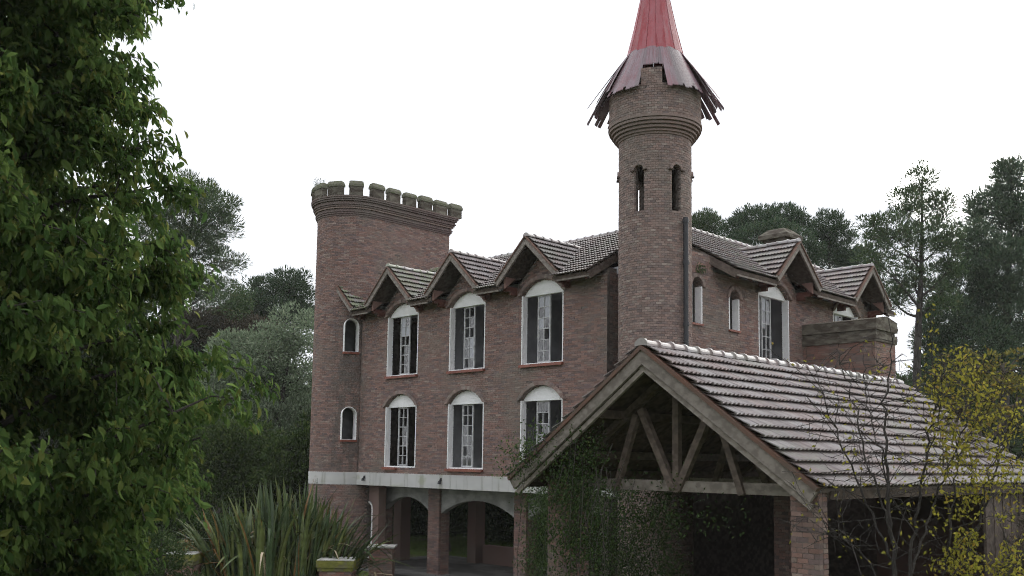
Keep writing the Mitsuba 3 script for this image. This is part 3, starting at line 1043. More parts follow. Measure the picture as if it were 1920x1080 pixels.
SANG = [math.radians(-168 + 60 * k) for k in range(6)]
SZ0, SZS, SHW = 9.69, 10.73, 0.125
body = prism(disc(SC, SR - 0.006).difference(disc(SC, SR - 0.20)), 0.3, 11.60)
cut = []
for a in SANG:
    n = np.array([math.cos(a), math.sin(a)])
    fr = any_frame([*(SC + n * SR), 0], [-n[1], n[0], 0], [n[0], n[1], 0])
    c = extrude(arch_poly(0, SZ0, SZS, SHW, SHW * 0.98), fr, -0.4, 0.2)
    c = trimesh.Trimesh(np.vstack(c.v), np.vstack(c.f), process=True)
    c.fix_normals()
    cut.append(c)
body = trimesh.boolean.difference([body] + cut, engine='manifold')
ST = put(f'{HOUSE}__slim_tower', mikit.ply((body.vertices, body.faces), 'mortar', uv=np.full((len(body.vertices), 2), 0.5)),
         'slim round brick tower with narrow arched slots under a torn red spire')


def circ_path(c, r):
    def fn(s):
        a = np.asarray(s) / r
        n = np.column_stack([np.cos(a), np.sin(a)])
        return np.asarray(c) + n * r, n
    return fn


def slim_holes(z):
    if not SZ0 <= z <= SZS + SHW:
        return []
    w = SHW if z < SZS else SHW * math.sqrt(max(0, 1 - ((z - SZS) / SHW) ** 2))
    return [((a % (2 * math.pi)) * SR - w, (a % (2 * math.pi)) * SR + w) for a in SANG]


rows = brick_rows(0, 2 * math.pi * SR, 0.6, 11.60, slim_holes, length=2 * math.pi * SR / 42)
brickwork(ST, lay_path(rows, circ_path(SC, SR)), 'brick_grey', 120)
for a in SANG:
    n = np.array([math.cos(a), math.sin(a)])
    fr = any_frame([*(SC + n * SR), 0], [-n[1], n[0], 0], [n[0], n[1], 0])
    w = put(f'{ST}__slot', ring(fr, 0, SZS, SHW, SHW * 0.98, 0.07, -0.1, 0.035, 12).ply('brick_grey'))
    for s in (-1, 1):
        put(f'{ST}__impost', MB().boxes(fr(s * (SHW + 0.04), SZS - 0.015, 0.0), axes_of(fr), [[0.055, 0.05, 0.015]]).ply('dark_wood'))
put(f'{ST}__floor', mikit.ply(prism(disc(SC, SR - 0.19), 8.9, 9.0), 'dark_wood', uv=None))
# corbelled drum
DR = 1.15
for z0, z1, r in ((11.22, 11.29, .935), (11.29, 11.36, .985), (11.36, 11.385, .975), (11.385, 11.46, 1.045), (11.46, 11.485, 1.03), (11.485, 11.56, 1.10), (11.56, 11.585, 1.085), (11.585, 11.66, 1.15), (11.66, 11.685, 1.135), (11.685, 11.76, 1.175)):
    z0, z1 = 11.60 + (z0 - 11.22) * 0.76, 11.60 + (z1 - 11.22) * 0.76
    t = prism(disc(SC, r).difference(disc(SC, 0.72)), z0, z1)
    put(f'{ST}__corbel', mikit.ply((t.vertices, t.faces), 'brick_grey' if z1 - z0 > 0.04 else 'mortar', uv=np.full((len(t.vertices), 2), rb.random() * 0.3 + 0.3)))
t = prism(disc(SC, DR - 0.006).difference(disc(SC, DR - 0.20)), 12.01, 12.78)
dk = put(f'{ST}__drum', mikit.ply((t.vertices, t.faces), 'mortar', uv=None))
rows = brick_rows(0, 2 * math.pi * DR, 12.01, 12.78, lambda z: [], length=2 * math.pi * DR / 54)
brickwork(ST, lay_path(rows, circ_path(SC, DR)), 'brick_grey')
for k in range(1):
    a = math.radians(-147 + 60 * k)
    wd = 0.26 / DR
    pts = [(r * math.cos(q), r * math.sin(q)) for r, qs in ((DR - 0.008, np.linspace(a - wd, a + wd, 9)), (DR - 0.2, np.linspace(a + wd, a - wd, 9))) for q in qs]
    t = prism(Polygon([(SC[0] + x, SC[1] + y) for x, y in pts]), 12.78, 13.17)
    mk = put(f'{ST}__merlon', mikit.ply((t.vertices, t.faces), 'mortar', uv=None))
    rows = brick_rows((a - wd) * DR, (a + wd) * DR, 12.78, 13.17, lambda z: [], length=0.13)
    brickwork(ST, lay_path(rows, circ_path(SC, DR)), 'brick_grey')
# spire: a steep cone of red boards over a flared skirt of slats, many of them broken off
SP = put(f'{HOUSE}__spire', None)
ZT, ZB, RB_ = 17.1, 13.86, 0.72
n = 18
for k in range(n):
    a0, a1 = 2 * math.pi * k / n, 2 * math.pi * (k + 0.97) / n
    o = 0.010 * (k % 2) + rt.uniform(0, 0.006)
    q = []
    for z, r in ((ZB, RB_), (14.6, 0.540), (15.34, 0.385), (ZT, 0.015)):
        q += [[SC[0] + (r + o) * math.cos(a), SC[1] + (r + o) * math.sin(a), z] for a in (a0, a1)]
        q += [[SC[0] + (r + o - .03) * math.cos(a), SC[1] + (r + o - .03) * math.sin(a), z - 0.01] for a in (a0, a1)]
    f = [[0, 1, 3], [0, 3, 2]]
    for r in range(3):
        b = 4 * r
        f += [[b, b + 1, b + 5], [b, b + 5, b + 4], [b + 2, b + 7, b + 3], [b + 2, b + 6, b + 7], [b, b + 4, b + 6], [b, b + 6, b + 2], [b + 1, b + 3, b + 7], [b + 1, b + 7, b + 5]]
    put(f'{SP}__board', MB().add(q, f, rt.random(2)).ply('red_roof'))
view = math.atan2(-SC[1], -SC[0])
n = 84
for k in range(n):
    a = 2 * math.pi * k / n + rt.normal(0, 0.01)
    rel = (math.degrees(a - view) + 180) % 360 - 180          # 0 towards the west corner, positive to the north
    ar = abs(rel)
    if -19 < rel < 11:
        end = rt.uniform(0.97, 1.00)
    elif -68 < rel <= -19 or (11 <= rel < 62):
        end = rt.uniform(1.28, 1.35)
    elif ar < 115:
        end = rt.uniform(1.45, 1.74)
        if rt.random() < 0.08:
            continue
    else:
        end = rt.uniform(1.35, 1.75)
    hang = 0.0 if ar < 62 else rt.uniform(0.0, 0.26)
    skew = rt.normal(0, 0.008 if ar < 60 else 0.05)
    wd = rt.uniform(0.056, 0.066) * (1.0 if ar < 62 else 1.25)
    p = []
    for t_ in np.linspace(0, 1, 5):
        r = 0.70 + (end - 0.70) * t_
        z = 13.91 - (1.95 if ar < 62 else 1.35) * (r - 0.70) - hang * t_ * t_
        p.append((r, z, a + skew * t_))
    m = MB()
    v = []
    for r, z, b in p:
        e, tn = np.array([math.cos(b), math.sin(b), 0]), np.array([-math.sin(b), math.cos(b), 0])
        c = np.array([SC[0], SC[1], z]) + e * (r - 0.0)
        w = wd * (0.55 + 0.45 * min(1, r / 1.1))
        v += [c + tn * w, c - tn * w, c + tn * w - [0, 0, .022], c - tn * w - [0, 0, .022]]
    f = [[0, 1, 3], [0, 3, 2], [16, 19, 17], [16, 18, 19]]
    for r in range(4):
        b = 4 * r
        f += [[b, b + 1, b + 5], [b, b + 5, b + 4], [b + 2, b + 7, b + 3], [b + 2, b + 6, b + 7], [b, b + 4, b + 6], [b, b + 6, b + 2], [b + 1, b + 3, b + 7], [b + 1, b + 7, b + 5]]
    m.add(v, f, (rt.random(), rt.random()))
    put(f'{SP}__slat', m.ply('slat'))
# drain pipe on the slim tower
m = tubes([([[18.80, 13.335, 9.55], [18.80, 13.335, 3.0]], 0.062)], 10)
PI = put(f'{HOUSE}__drain_pipe', m.ply('iron', smooth=40), 'black drain pipe running down the slim tower')
for z in (9.42, 8.4, 6.9):
    put(f'{PI}__collar', tubes([([[18.80, 13.335, z], [18.80, 13.335, z + 0.09]], 0.078)], 10).ply('iron'))

# ---------------------------------------------------------------- arcade under the first floor
AX = 19.90
PIERS = [(26.62, 27.10), (23.63, 24.19), (19.72, 20.23), (16.1, 16.6)]
for y0, y1 in PIERS:
    m = MB().boxes([[AX + 0.225, (y0 + y1) / 2, 1.38]], np.eye(3), [[0.219, (y1 - y0) / 2 - 0.006, 1.378]])
    k = put(f'{HOUSE}__arcade_pier', m.ply('mortar'))
    fa = any_frame([AX, 0, 0], [0, 1, 0], [-1, 0, 0])
    fb = any_frame([0, y0, 0], [1, 0, 0], [0, -1, 0])
    la = lay_flat(brick_rows(y0, y1, 0, 2.75, lambda z: []), fa)
    lb = lay_flat(brick_rows(AX + 0.09, AX + 0.45, 0, 2.75, lambda z: []), fb)
    brickwork(k, tuple(np.concatenate([a, b]) for a, b in zip(la, lb)), 'brick', 60 if y0 in (23.63, 19.72) else 0)
FA = any_frame([AX + 0.08, 0, 0], [0, 1, 0], [-1, 0, 0])
for (a0, a1), (b0, b1) in zip(PIERS[1:], PIERS[:-1]):
    u0, u1 = a1, b0
    uc, hw = (u0 + u1) / 2, (u1 - u0) / 2
    arc = arch_poly(uc, 1.5, 1.93, hw - 0.004, 0.46)
    put(f'{HOUSE}__arcade_arch', extrude(sbox(u0 + 0.002, 1.93, u1 - 0.002, 2.752).difference(arc), FA, -0.22, 0.0).ply('shaded_plaster'))
# arched niche between the round tower and the arcade
fn_ = any_frame([19.42, 0, 0], [0, 1, 0], [-1, 0, 0])
nw = sbox(26.2, 0.0, 27.2, 2.75).difference(arch_poly(26.78, 0.3, 1.95, 0.26, 0.25))
put(f'{HOUSE}__niche_wall', extrude(nw, fn_, -0.3, 0.0).ply('brick'))
put(f'{HOUSE}__niche_frame', extrude(arch_poly(26.78, 0.3, 1.95, 0.26, 0.25).difference(arch_poly(26.78, 0.34, 1.95, 0.21, 0.205)), fn_, -0.26, 0.02).ply('plaster'))
# back of the open ground floor
m = MB()
for x, y in ((21.8, 27.97), (23.3, 25.6), (23.3, 20.6)):
    m.boxes([[x, y, 1.37]], np.eye(3), [[0.22, 0.22, 1.37]])
put(f'{HOUSE}__rear_pier', m.ply('brick'), kind='stuff')
m = MB()
m.boxes([[23.5, 24.2, 0.32]], np.eye(3), [[0.14, 1.1, 0.32]])
m.boxes([[22.0, 18.3, 1.37]], np.eye(3), [[2.0, 0.15, 1.37]])
m.boxes([[23.5, 20.0, 1.37]], np.eye(3), [[0.14, 1.9, 1.37]])
put(f'{HOUSE}__ground_wall', m.ply('brick'), kind='stuff')
for k, y in enumerate((26.29, 22.37, 19.0)):
    fb = FL
    nm = ('beside the round tower', 'between the first two lower windows' if False else 'above the first brick arch', 'near the gabled carport')[k]
    t = put('wall_lamp', None, f'small black wall lamp on the concrete band {nm}', 'lamp', 'wall lamps on the concrete band')
    put(f'{t}__base', MB().boxes(FL(y, 3.03, 0.03), axes_of(FL), [[0.03, 0.015, 0.05]]).ply('iron'))
    put(f'{t}__shade', tubes([([FL(y, 3.03, 0.06), FL(y, 2.98, 0.09), FL(y, 2.90, 0.10)], [0.03, 0.045, 0.055])], 8).ply('iron'))

# ---------------------------------------------------------------- open carport in front of the house
CP = 'open_carport'
tag(CP, 'open timber carport with a clay tile gable roof on brick piers before the house', 'carport')
GX0, GX1, RY, RZ = 10.2, 18.2, 7.94, 5.20
CS = 0.722                                   # slope
RW = 2.50
CR = put(f'{CP}__roof', None)
m = MB()
for sg in (-1, 1):
    p = np.array([[GX0 + .06, RY, RZ], [GX1, RY, RZ], [GX1, RY + sg * RW, RZ - CS * RW], [GX0 + .06, RY + sg * RW, RZ - CS * RW]])
    v = np.vstack([p - [0, 0, .02], p - [0, 0, .07]])
    m.add(v, [[0, 1, 2], [0, 2, 3], [4, 6, 5], [4, 7, 6], [0, 4, 5], [0, 5, 1], [1, 5, 6], [1, 6, 2], [2, 6, 7], [2, 7, 3], [3, 7, 4], [3, 4, 0]])
scene[CR] = m.ply('brown_wood')
tag(CR, kind='stuff')
es = np.array([1.0, 0, 0])
for sg, single in ((-1, 300), (1, 0)):
    ea = nrm([0, sg, -CS])
    mats = tile_grid([GX0 - 0.02, RY, RZ + 0.01], es, ea, 42, 13, pitch_y=0.2405)
    lay_tiles(CR, mats, single)
lay_ridge(CR, [GX0 - 0.04, RY, RZ + 0.055], [GX1, RY, RZ + 0.055])
for sg in (-1, 1):
    nw_ = np.array([-1.0, 0, 0])
    a, b = np.array([GX0, RY, RZ]), np.array([GX0, RY + sg * (RW + 0.03), RZ - CS * (RW + 0.03)])
    dn = nrm(np.cross(b - a, nw_))
    dn = dn if dn[2] < 0 else -dn
    put(f'{CP}__bargeboard', MB().bar(a + dn * 0.118, b + dn * 0.118, 0.05, 0.155, up=dn, uv=(0.35, 0.55)).ply('grey_wood'))
    a2, b2 = a + dn * 0.245 + [0.04, 0, 0], b + dn * 0.245 + [0.04, 0, 0]
    put(f'{CP}__lower_board', MB().bar(a2 + (b2 - a2) * 0.02, b2 + (b2 - a2) * 0.012, 0.05, 0.066, up=dn, uv=(0.8, 0.95)).ply('grey_wood'))
    put(f'{CP}__verge_trim', MB().bar(a + dn * 0.012 + [-0.01, 0, 0], b + dn * 0.012 + [-0.01, 0, 0], 0.09, 0.05, up=dn, uv=(0.4, 0.5)).ply('tile_edge'))
    m = MB()
    for w in (0.95, 1.75):
        y, z = RY + sg * w, RZ - CS * w - 0.19
        m.bar([GX0 + 0.12, y, z], [GX1 - 0.1, y, z], 0.10, 0.12, uv=(0.5, 0.6))
    put(f'{CP}__purlin', m.ply('brown_wood'), kind='stuff')
    y, z = RY + sg * RW, RZ - CS * RW
    put(f'{CP}__eave_board', MB().bar([GX0 + 0.3, y, z - 0.10], [GX1, y, z - 0.10], 0.03, 0.10, uv=(0.5, 0.4)).ply('dark_wood'))
put(f'{CP}__wall_plate', MB().bar([GX0 + 0.5, RY - 2.32, 3.42], [GX1 - 0.1, RY - 2.32, 3.42], 0.14, 0.16).ply('dark_wood'))
put(f'{CP}__wall_plate', MB().bar([GX0 + 0.5, RY + 2.2, 3.42], [GX1 - 0.1, RY + 2.2, 3.42], 0.14, 0.16).ply('dark_wood'))
for i, x in enumerate((11.0, 13.5, 16.0)):
    t = put(f'{CP}__truss', MB().bar([x, RY - 2.42, 3.325], [x, RY + 2.30, 3.325], 0.10, 0.15, uv=(0.4, 0.8)).ply('grey_wood'))
    mat = 'brown_wood'
    put(f'{t}__king_post', MB().bar([x - 0.03, RY, 3.24], [x - 0.03, RY, RZ - 0.25], 0.09, 0.10, up=(0, 1, 0), uv=(0.3, 0.8)).ply(mat))
    for sg in (-1, 1):
        put(f'{t}__brace', MB().bar([x - 0.055, RY + sg * 0.04, 3.28], [x - 0.055, RY + sg * 0.60, 4.40], 0.10, 0.10, up=(1, 0, 0), uv=(0.6, 0.9)).ply(mat))
        put(f'{t}__brace', MB().bar([x - 0.058, RY + sg * 1.06, 3.24], [x - 0.058, RY + sg * 0.68, 4.33], 0.09, 0.09, up=(1, 0, 0), uv=(0.2, 0.7)).ply(mat))
        put(f'{t}__rafter', MB().bar([x, RY, RZ - 0.21], [x, RY + sg * 2.40, RZ - 0.21 - CS * 2.40], 0.09, 0.13, up=(1, 0, 0), uv=(0.5, 0.5)).ply('brown_wood'))


def carport_pier(x0, y0, dx, dy, z0, single):
    k = put(f'{CP}__pier', MB().boxes([[x0 + dx / 2, y0 + dy / 2, (z0 + 3.34) / 2]], np.eye(3), [[dx / 2 - 0.006, dy / 2 - 0.006, (3.34 - z0) / 2]]).ply('mortar'))
    fa = any_frame([x0, 0, 0], [0, 1, 0], [-1, 0, 0])
    fb = any_frame([0, y0, 0], [1, 0, 0], [0, -1, 0])
    fc = any_frame([0, y0 + dy, 0], [1, 0, 0], [0, 1, 0])
    la = lay_flat(brick_rows(y0, y0 + dy, z0, 3.34, lambda z: [], length=0.145), fa, 0.08)
    lb = lay_flat(brick_rows(x0 + 0.085, x0 + dx, z0, 3.34, lambda z: [], length=0.145), fb, 0.08)
    lc = lay_flat(brick_rows(x0 + 0.085, x0 + dx, z0, 3.34, lambda z: [], length=0.145), fc, 0.08)
    brickwork(k, tuple(np.concatenate(q) for q in zip(la, lb, lc)), 'brick', single)


carport_pier(10.3, 5.47, 0.20, 0.37, 0.6, 300)
carport_pier(10.55, 9.55, 0.42, 0.46, 0.6, 300)
carport_pier(17.6, 5.47, 0.3, 0.3, 0.2, 0)
carport_pier(17.6, 9.95, 0.35, 0.4, 0.2, 0)
# unseen flat roof and back wall, added to keep the carport interior dark
put(f'{CP}__added_roof', mikit.ply(prism(Polygon([(18.15, 5.6), (24.9, 5.6), (24.9, 11.5), (24.0, 13.6), (14.2, 13.4), (13.6, 10.35), (18.15, 10.35)]), 3.36, 3.46), 'brown_wood', uv=None))
put(f'{CP}__added_wall', mikit.ply(prism(Polygon([(24.8, 5.6), (25.0, 5.6), (25.0, 11.55), (24.8, 11.55)]), 0.0, 3.35), 'brick', uv=None))
m = MB()
for k in range(47):
    x = 15.9 + k * 0.19
    m.boxes([[x, 5.62 + 0.01 * (k % 2), 1.75]], np.eye(3), [[0.092, 0.02, 1.6]], [rt.random(2)])
put(f'{CP}__added_boards', m.ply('brown_wood'), kind='stuff')  # boards added to shut southern sky light out of the carport

# ---------------------------------------------------------------- ground


def ground_z(x, y):
    d = x * FWD[0] + y * FWD[1]
    t = np.clip((21.0 - d) / 21.0, 0, 1)
    return 1.9 * t ** 1.15 * np.where(d > 0, 1, 1)


gx = np.concatenate([np.linspace(-60, 0, 16), np.linspace(1, 50, 90), np.linspace(52, 400, 40)])
gy = np.concatenate([np.linspace(-60, 0, 16), np.linspace(1, 60, 100), np.linspace(63, 400, 40)])
XX, YY = np.meshgrid(gx, gy, indexing='ij')
ZZ = ground_z(XX, YY) + (meshkit.fbm(np.stack([XX * .5, YY * .5, 0 * XX], -1), 3) - 0.5) * 0.10 - 0.02
inside = (XX > 18.5) & (XX < 31) & (YY > 12) & (YY < 31)
ZZ = np.where(inside, -0.06, ZZ)
ny_ = len(gy)
ii, jj = np.meshgrid(np.arange(len(gx) - 1), np.arange(ny_ - 1), indexing='ij')
q = np.stack([ii * ny_ + jj, (ii + 1) * ny_ + jj, (ii + 1) * ny_ + jj + 1, ii * ny_ + jj + 1], -1).reshape(-1, 4)
scene['ground'] = mikit.ply((np.stack([XX, YY, ZZ], -1).reshape(-1, 3), q), 'grass_ground', smooth=True, uv=np.full((XX.size, 2), 0.5))
tag('ground', 'mown lawn with bare patches around the house', kind='structure')
m = MB().boxes([[21.6, 21.5, -0.03]], np.eye(3), [[2.6, 7.0, 0.035]])
scene['terrace_floor'] = m.ply('paving')
tag('terrace_floor', 'grey concrete floor under the arcade', kind='structure')
m = MB()
gxx, gyy = np.meshgrid(np.linspace(10.0, 24.9, 20), np.linspace(5.2, 13.5, 14), indexing='ij')
v = np.stack([gxx, gyy, ground_z(gxx, gyy) + 0.06], -1).reshape(-1, 3)
ii, jj = np.meshgrid(np.arange(19), np.arange(13), indexing='ij')
q = np.stack([ii * 14 + jj, (ii + 1) * 14 + jj, (ii + 1) * 14 + jj + 1, ii * 14 + jj + 1], -1).reshape(-1, 4)
scene['carport_ground'] = mikit.ply((v, q), 'earth', smooth=True, uv=np.full((len(v), 2), 0.5))
tag('carport_ground', 'dark bare earth under the carport', kind='structure')

# grass blades where the lawn shows
rg = np.random.default_rng(3)
n = 26000
px = np.concatenate([rg.uniform(8, 17, n // 2), rg.uniform(24.5, 34, n // 2)])
py = np.concatenate([rg.uniform(24, 34, n // 2), rg.uniform(22, 44, n // 2)])
c = np.stack([px, py, ground_z(px, py) - 0.03], -1)
d = nrm(np.column_stack([rg.normal(0, .35, n), rg.normal(0, .35, n), np.ones(n)]))
v, f, t = blades(c, d, rand_dir(rg, n), rg.uniform(.06, .16, n), 0.012, rg.random((n, 2)))
scene['grass'] = mikit.ply((v, f), 'grass_blade', uv=t)
tag('grass', 'short rough lawn grass', kind='stuff')

# ---------------------------------------------------------------- garden piers with mossy caps


def garden_pier(x, y, half, ztop, label, thin=False, z0=0.0):
    t = put('garden_pier', None, label, 'pier', 'brick garden piers with mossy caps')
    ax = np.array([[FWD[1], -FWD[0], 0], [-FWD[0], -FWD[1], 0], [0, 0, 1.0]])
    ax[:2] = nrm(ax[:2])
    c = np.array([x, y, 0.0])
    zt = ztop - (0.05 if thin else 0.20)
    m = MB().boxes([c + [0, 0, (z0 + zt) / 2]], ax, [[half * .86 - .006, half * .86 - .006, (zt - z0) / 2]])
    put(f'{t}__core', m.ply('mortar'))
    lays = []
    for s, k in ((1, 0), (1, 1), (-1, 0)):
        ux = ax[0] if k == 0 else ax[1]
        nx = ax[1] * s if k == 0 else ax[0] * s
        fr = any_frame(c + nx * half * .86, ux, nx)
        lays.append(lay_flat(brick_rows(-half * .86, half * .86, z0, zt, lambda z: []), fr, 0.05))
    brickwork(t, tuple(np.concatenate(q) for q in zip(*lays)), 'brick_red', 60)
    for z0_, z1_, hh in (((zt, ztop, half),) if thin else ((zt, ztop - .02, half), (ztop - .02, ztop, half * .97), (zt - .10, zt, half * .93))):
        b = trimesh.creation.box([2 * hh, 2 * hh, z1_ - z0_]).subdivide().subdivide().subdivide().subdivide()
        v = np.array(b.vertices)
        v = v @ ax + c + [0, 0, (z0_ + z1_) / 2]
        v += (meshkit.fbm(v * 12, 3)[:, None] - .5) * 0.035 * nrm(np.array(b.vertices))
        put(f'{t}__cap', mikit.ply((v, b.faces), 'pale_slab' if (thin or z1_ - z0_ < 0.03) else 'moss_cap', uv=np.full((len(v), 2), .5)))
    return t


garden_pier(11.96, 24.77, 0.42, 1.06, 'brick garden pier with ferns on its cap, left of the flax clump')
garden_pier(15.0, 21.98, 0.50, 0.95, 'wide brick garden pier with a yellow mossy cap, in front of the flax clump')
garden_pier(18.35, 24.5, 0.42, 0.94, 'brick garden pier with a thin pale slab, beside the arcade', thin=True)

# ---------------------------------------------------------------- flax clumps


def blade_mesh(p, w, fold, seg=8):
    """A strap leaf along the points, folded in a keel."""
    t = nrm(np.gradient(p, axis=0))
    s = nrm(np.cross(t, [0, 0, 1.0]) + 1e-6)
    n = np.cross(s, t)
    k = np.linspace(0, 1, len(p))
    ww = (w * np.clip(np.minimum(0.55 + k * 1.4, (1 - k) * 3.2 + 0.02), 0, 1))[:, None]
    v = np.stack([p - s * ww / 2 + n * ww * fold, p, p + s * ww / 2 + n * ww * fold], 1).reshape(-1, 3)
    f = []
    for i in range(len(p) - 1):
        for j in (0, 1):
            a = 3 * i + j
            f += [[a, a + 1, a + 4], [a, a + 4, a + 3]]
    return v, np.array(f)


rf = np.random.default_rng(11)
FX = put('flax_clump', None, 'big clump of sword shaped olive and bronze leaves between the garden piers', 'flax')
fx = np.array([14.3, 23.75])
side = nrm([FWD[1], -FWD[0]])
deep = nrm([FWD[0], FWD[1]])
extra = MB()
leaves_ = []
for k in range(680):
    a = rf.uniform(-1, 1)
    base = fx + side * (a * 1.75 + rf.normal(0, .12)) + deep * rf.uniform(-0.8, 0.8)
    az = rf.uniform(0, 2 * math.pi)
    out = np.array([math.cos(az), math.sin(az)]) * 0.6 + side * a * 1.1
    L = rf.uniform(1.5, 3.25) * (1.0 - 0.28 * abs(a) ** 1.5) * (1.06 if 0 < a < 0.55 else 0.97)
    lean = rf.uniform(0.08, 0.75) + 0.75 * max(0, abs(a) - 0.45)
    dead = rf.random() < 0.035
    if dead:
        lean += 0.5
    t = np.linspace(0, 1, 9)
    bend = rf.uniform(0.1, 0.9) if not dead else 1.4
    ang = lean * 0.5 + lean * bend * t ** 1.7 * 1.3
    if rf.random() < .22:
        ang = ang + np.where(t > rf.uniform(.45, .8), rf.uniform(.7, 1.9), 0)
    h = np.cumsum(np.cos(ang)) * L / 9
    r = np.cumsum(np.sin(ang)) * L / 9
    p = np.column_stack([base[0] + out[0] * r, base[1] + out[1] * r, h + 0.02])
    tone = 0.97 if dead else rf.uniform(0, 0.92)
    if rf.random() < 0.55 and not dead:
        tone *= 0.55
    leaves_.append((np.linalg.norm(np.append(base, 1) - CAM), blade_mesh(p, rf.uniform(.085, .150) * (.55 if dead else 1), 0.16), (tone, rf.random())))
leaves_.sort(key=lambda q: q[0])
for k, (_, (v, f), uv) in enumerate(leaves_):
    if k < 300:
        put(f'{FX}__blade', MB().add(v, f, uv).ply('flax_leaf'))
    else:
        extra.add(v, f, uv)
put(f'{FX}__inner_blades', extra.ply('flax_leaf'), kind='stuff')

# ---------------------------------------------------------------- trees
LOBES = {
    'pine_left':[(23.5,49.3,17.99,1.3,0.72),(23.9,47.4,17.11,0.87,0.81),(22.8,49.3,16.5,1.16,1.01),(24.3,48.4,16.04,1.16,0.81),(23.3,49.6,14.85,1.45,0.72),(24.8,48.3,14.32,0.93,0.52),(23.3,49.9,13.42,1.16,0.72),(24.6,49.6,12.72,1.74,0.58),(24.5,46.8,11.8,1.01,0.52),(21.8,49.8,15.53,1.45,1.16),(22.1,50.1,12.68,1.45,1.16)],
    'pine_left2':[(31.8,55.9,14.42,1.21,0.76),(32.1,53.4,14.73,0.97,0.69),(33.2,54.0,13.95,0.9,0.86),(30.4,55.2,13.2,1.04,0.76),(32.0,54.6,12.82,1.73,0.86),(29.6,55.7,12.13,1.38,0.86),(33.4,53.7,12.54,0.86,0.86)],
    'brown':[(27.8,51.6,10.91,1.4,0.87),(26.5,52.8,11.36,1.4,0.94),(25.2,53.1,10.93,1.56,1.25),(28.1,49.6,10.3,1.25,0.94)],
    'wattle':[(23.3,38.3,9.44,0.93,0.86),(22.3,38.9,8.4,1.18,0.93),(23.7,37.8,7.71,0.86,1.18),(21.9,39.6,6.95,1.1,0.98),(23.8,39.8,6.57,1.35,1.23),(21.5,40.5,8.2,0.98,0.93),(24.0,38.7,5.05,1.03,1.1),(22.4,39.2,5.01,1.23,1.1),(21.4,41.0,5.99,1.1,1.47)],
    'laurel':[(20.0,36.8,3.77,1.34,1.23),(21.2,35.0,3.36,1.23,1.0),(18.9,37.3,3.31,1.34,1.56),(21.9,34.5,4.14,0.56,0.62),(18.7,39.8,1.91,1.34,1.11),(20.7,36.6,2.44,1.56,1.11)],
    'fillleft':[(26.3,54.0,9.84,1.94,1.94),(26.6,58.0,8.12,2.59,2.59),(23.8,56.6,5.32,2.91,2.59),(28.0,55.0,7.41,1.94,2.26),(26.4,58.5,2.77,2.91,2.26),(28.2,53.2,4.78,1.94,2.59),(19.8,60.8,8.77,3.56,3.56),(17.2,62.4,11.54,3.56,3.88),(21.1,57.1,11.49,2.59,2.59)],
    'pR0':[(50.7,34.5,18.58,1.04,0.9),(50.4,35.2,18.23,1.04,1.04),(50.3,36.8,18.12,1.04,0.86)],
    'pR1':[(50.5,32.0,17.81,0.94,0.74),(51.4,31.1,18.51,1.34,0.87),(53.6,30.7,19.03,1.27,0.77),(54.0,29.7,18.4,0.74,0.94),(51.0,30.2,17.15,2.34,0.84),(53.9,29.6,16.6,1.34,0.84)],
    'pR2':[(56.4,29.0,18.82,0.9,0.83),(57.4,28.6,17.89,0.76,1.11),(57.2,29.9,17.81,0.83,1.04),(57.6,29.3,16.73,1.24,0.69),(57.9,27.7,16.28,1.04,1.04),(58.3,28.3,15.02,1.73,1.04)],
    'tall':[(44.8,18.3,16.98,0.6,0.65),(43.9,18.7,15.76,0.8,0.7),(45.5,17.9,16.02,0.7,0.7),(43.0,18.8,14.29,0.9,0.8),(45.5,17.5,14.52,0.7,0.8),(44.4,18.1,14.18,0.9,0.9),(43.2,19.9,14.82,0.6,0.7),(42.6,19.6,13.09,0.8,0.7),(45.3,18.8,12.62,1.15,0.75),(45.7,17.4,13.0,0.55,0.8),(44.3,19.7,11.57,0.9,0.6),(45.3,17.8,11.48,0.75,0.6)],
    'darkr':[(55.2,17.6,19.38,0.81,0.93),(54.8,18.5,17.68,1.16,1.04),(55.2,17.4,16.81,1.04,1.33),(53.2,18.8,15.52,1.1,0.93),(53.4,17.6,14.22,1.62,1.33),(53.2,19.4,13.25,1.33,1.1),(54.6,18.1,11.84,1.91,1.62),(51.9,19.9,11.41,1.22,1.1),(52.5,18.8,9.95,1.91,1.33),(53.0,21.3,10.48,0.75,0.75),(56.1,18.2,9.07,1.74,1.45),(52.3,20.1,8.6,1.74,1.16)],
    'yellow2':[(17.4,6.8,5.25,0.34,0.38),(18.1,6.5,5.43,0.53,0.34),(18.3,6.1,5.33,0.44,0.44),(18.0,5.8,4.73,0.44,0.53),(17.4,6.5,4.67,0.63,0.34),(19.0,5.6,5.16,0.47,0.57)],
}


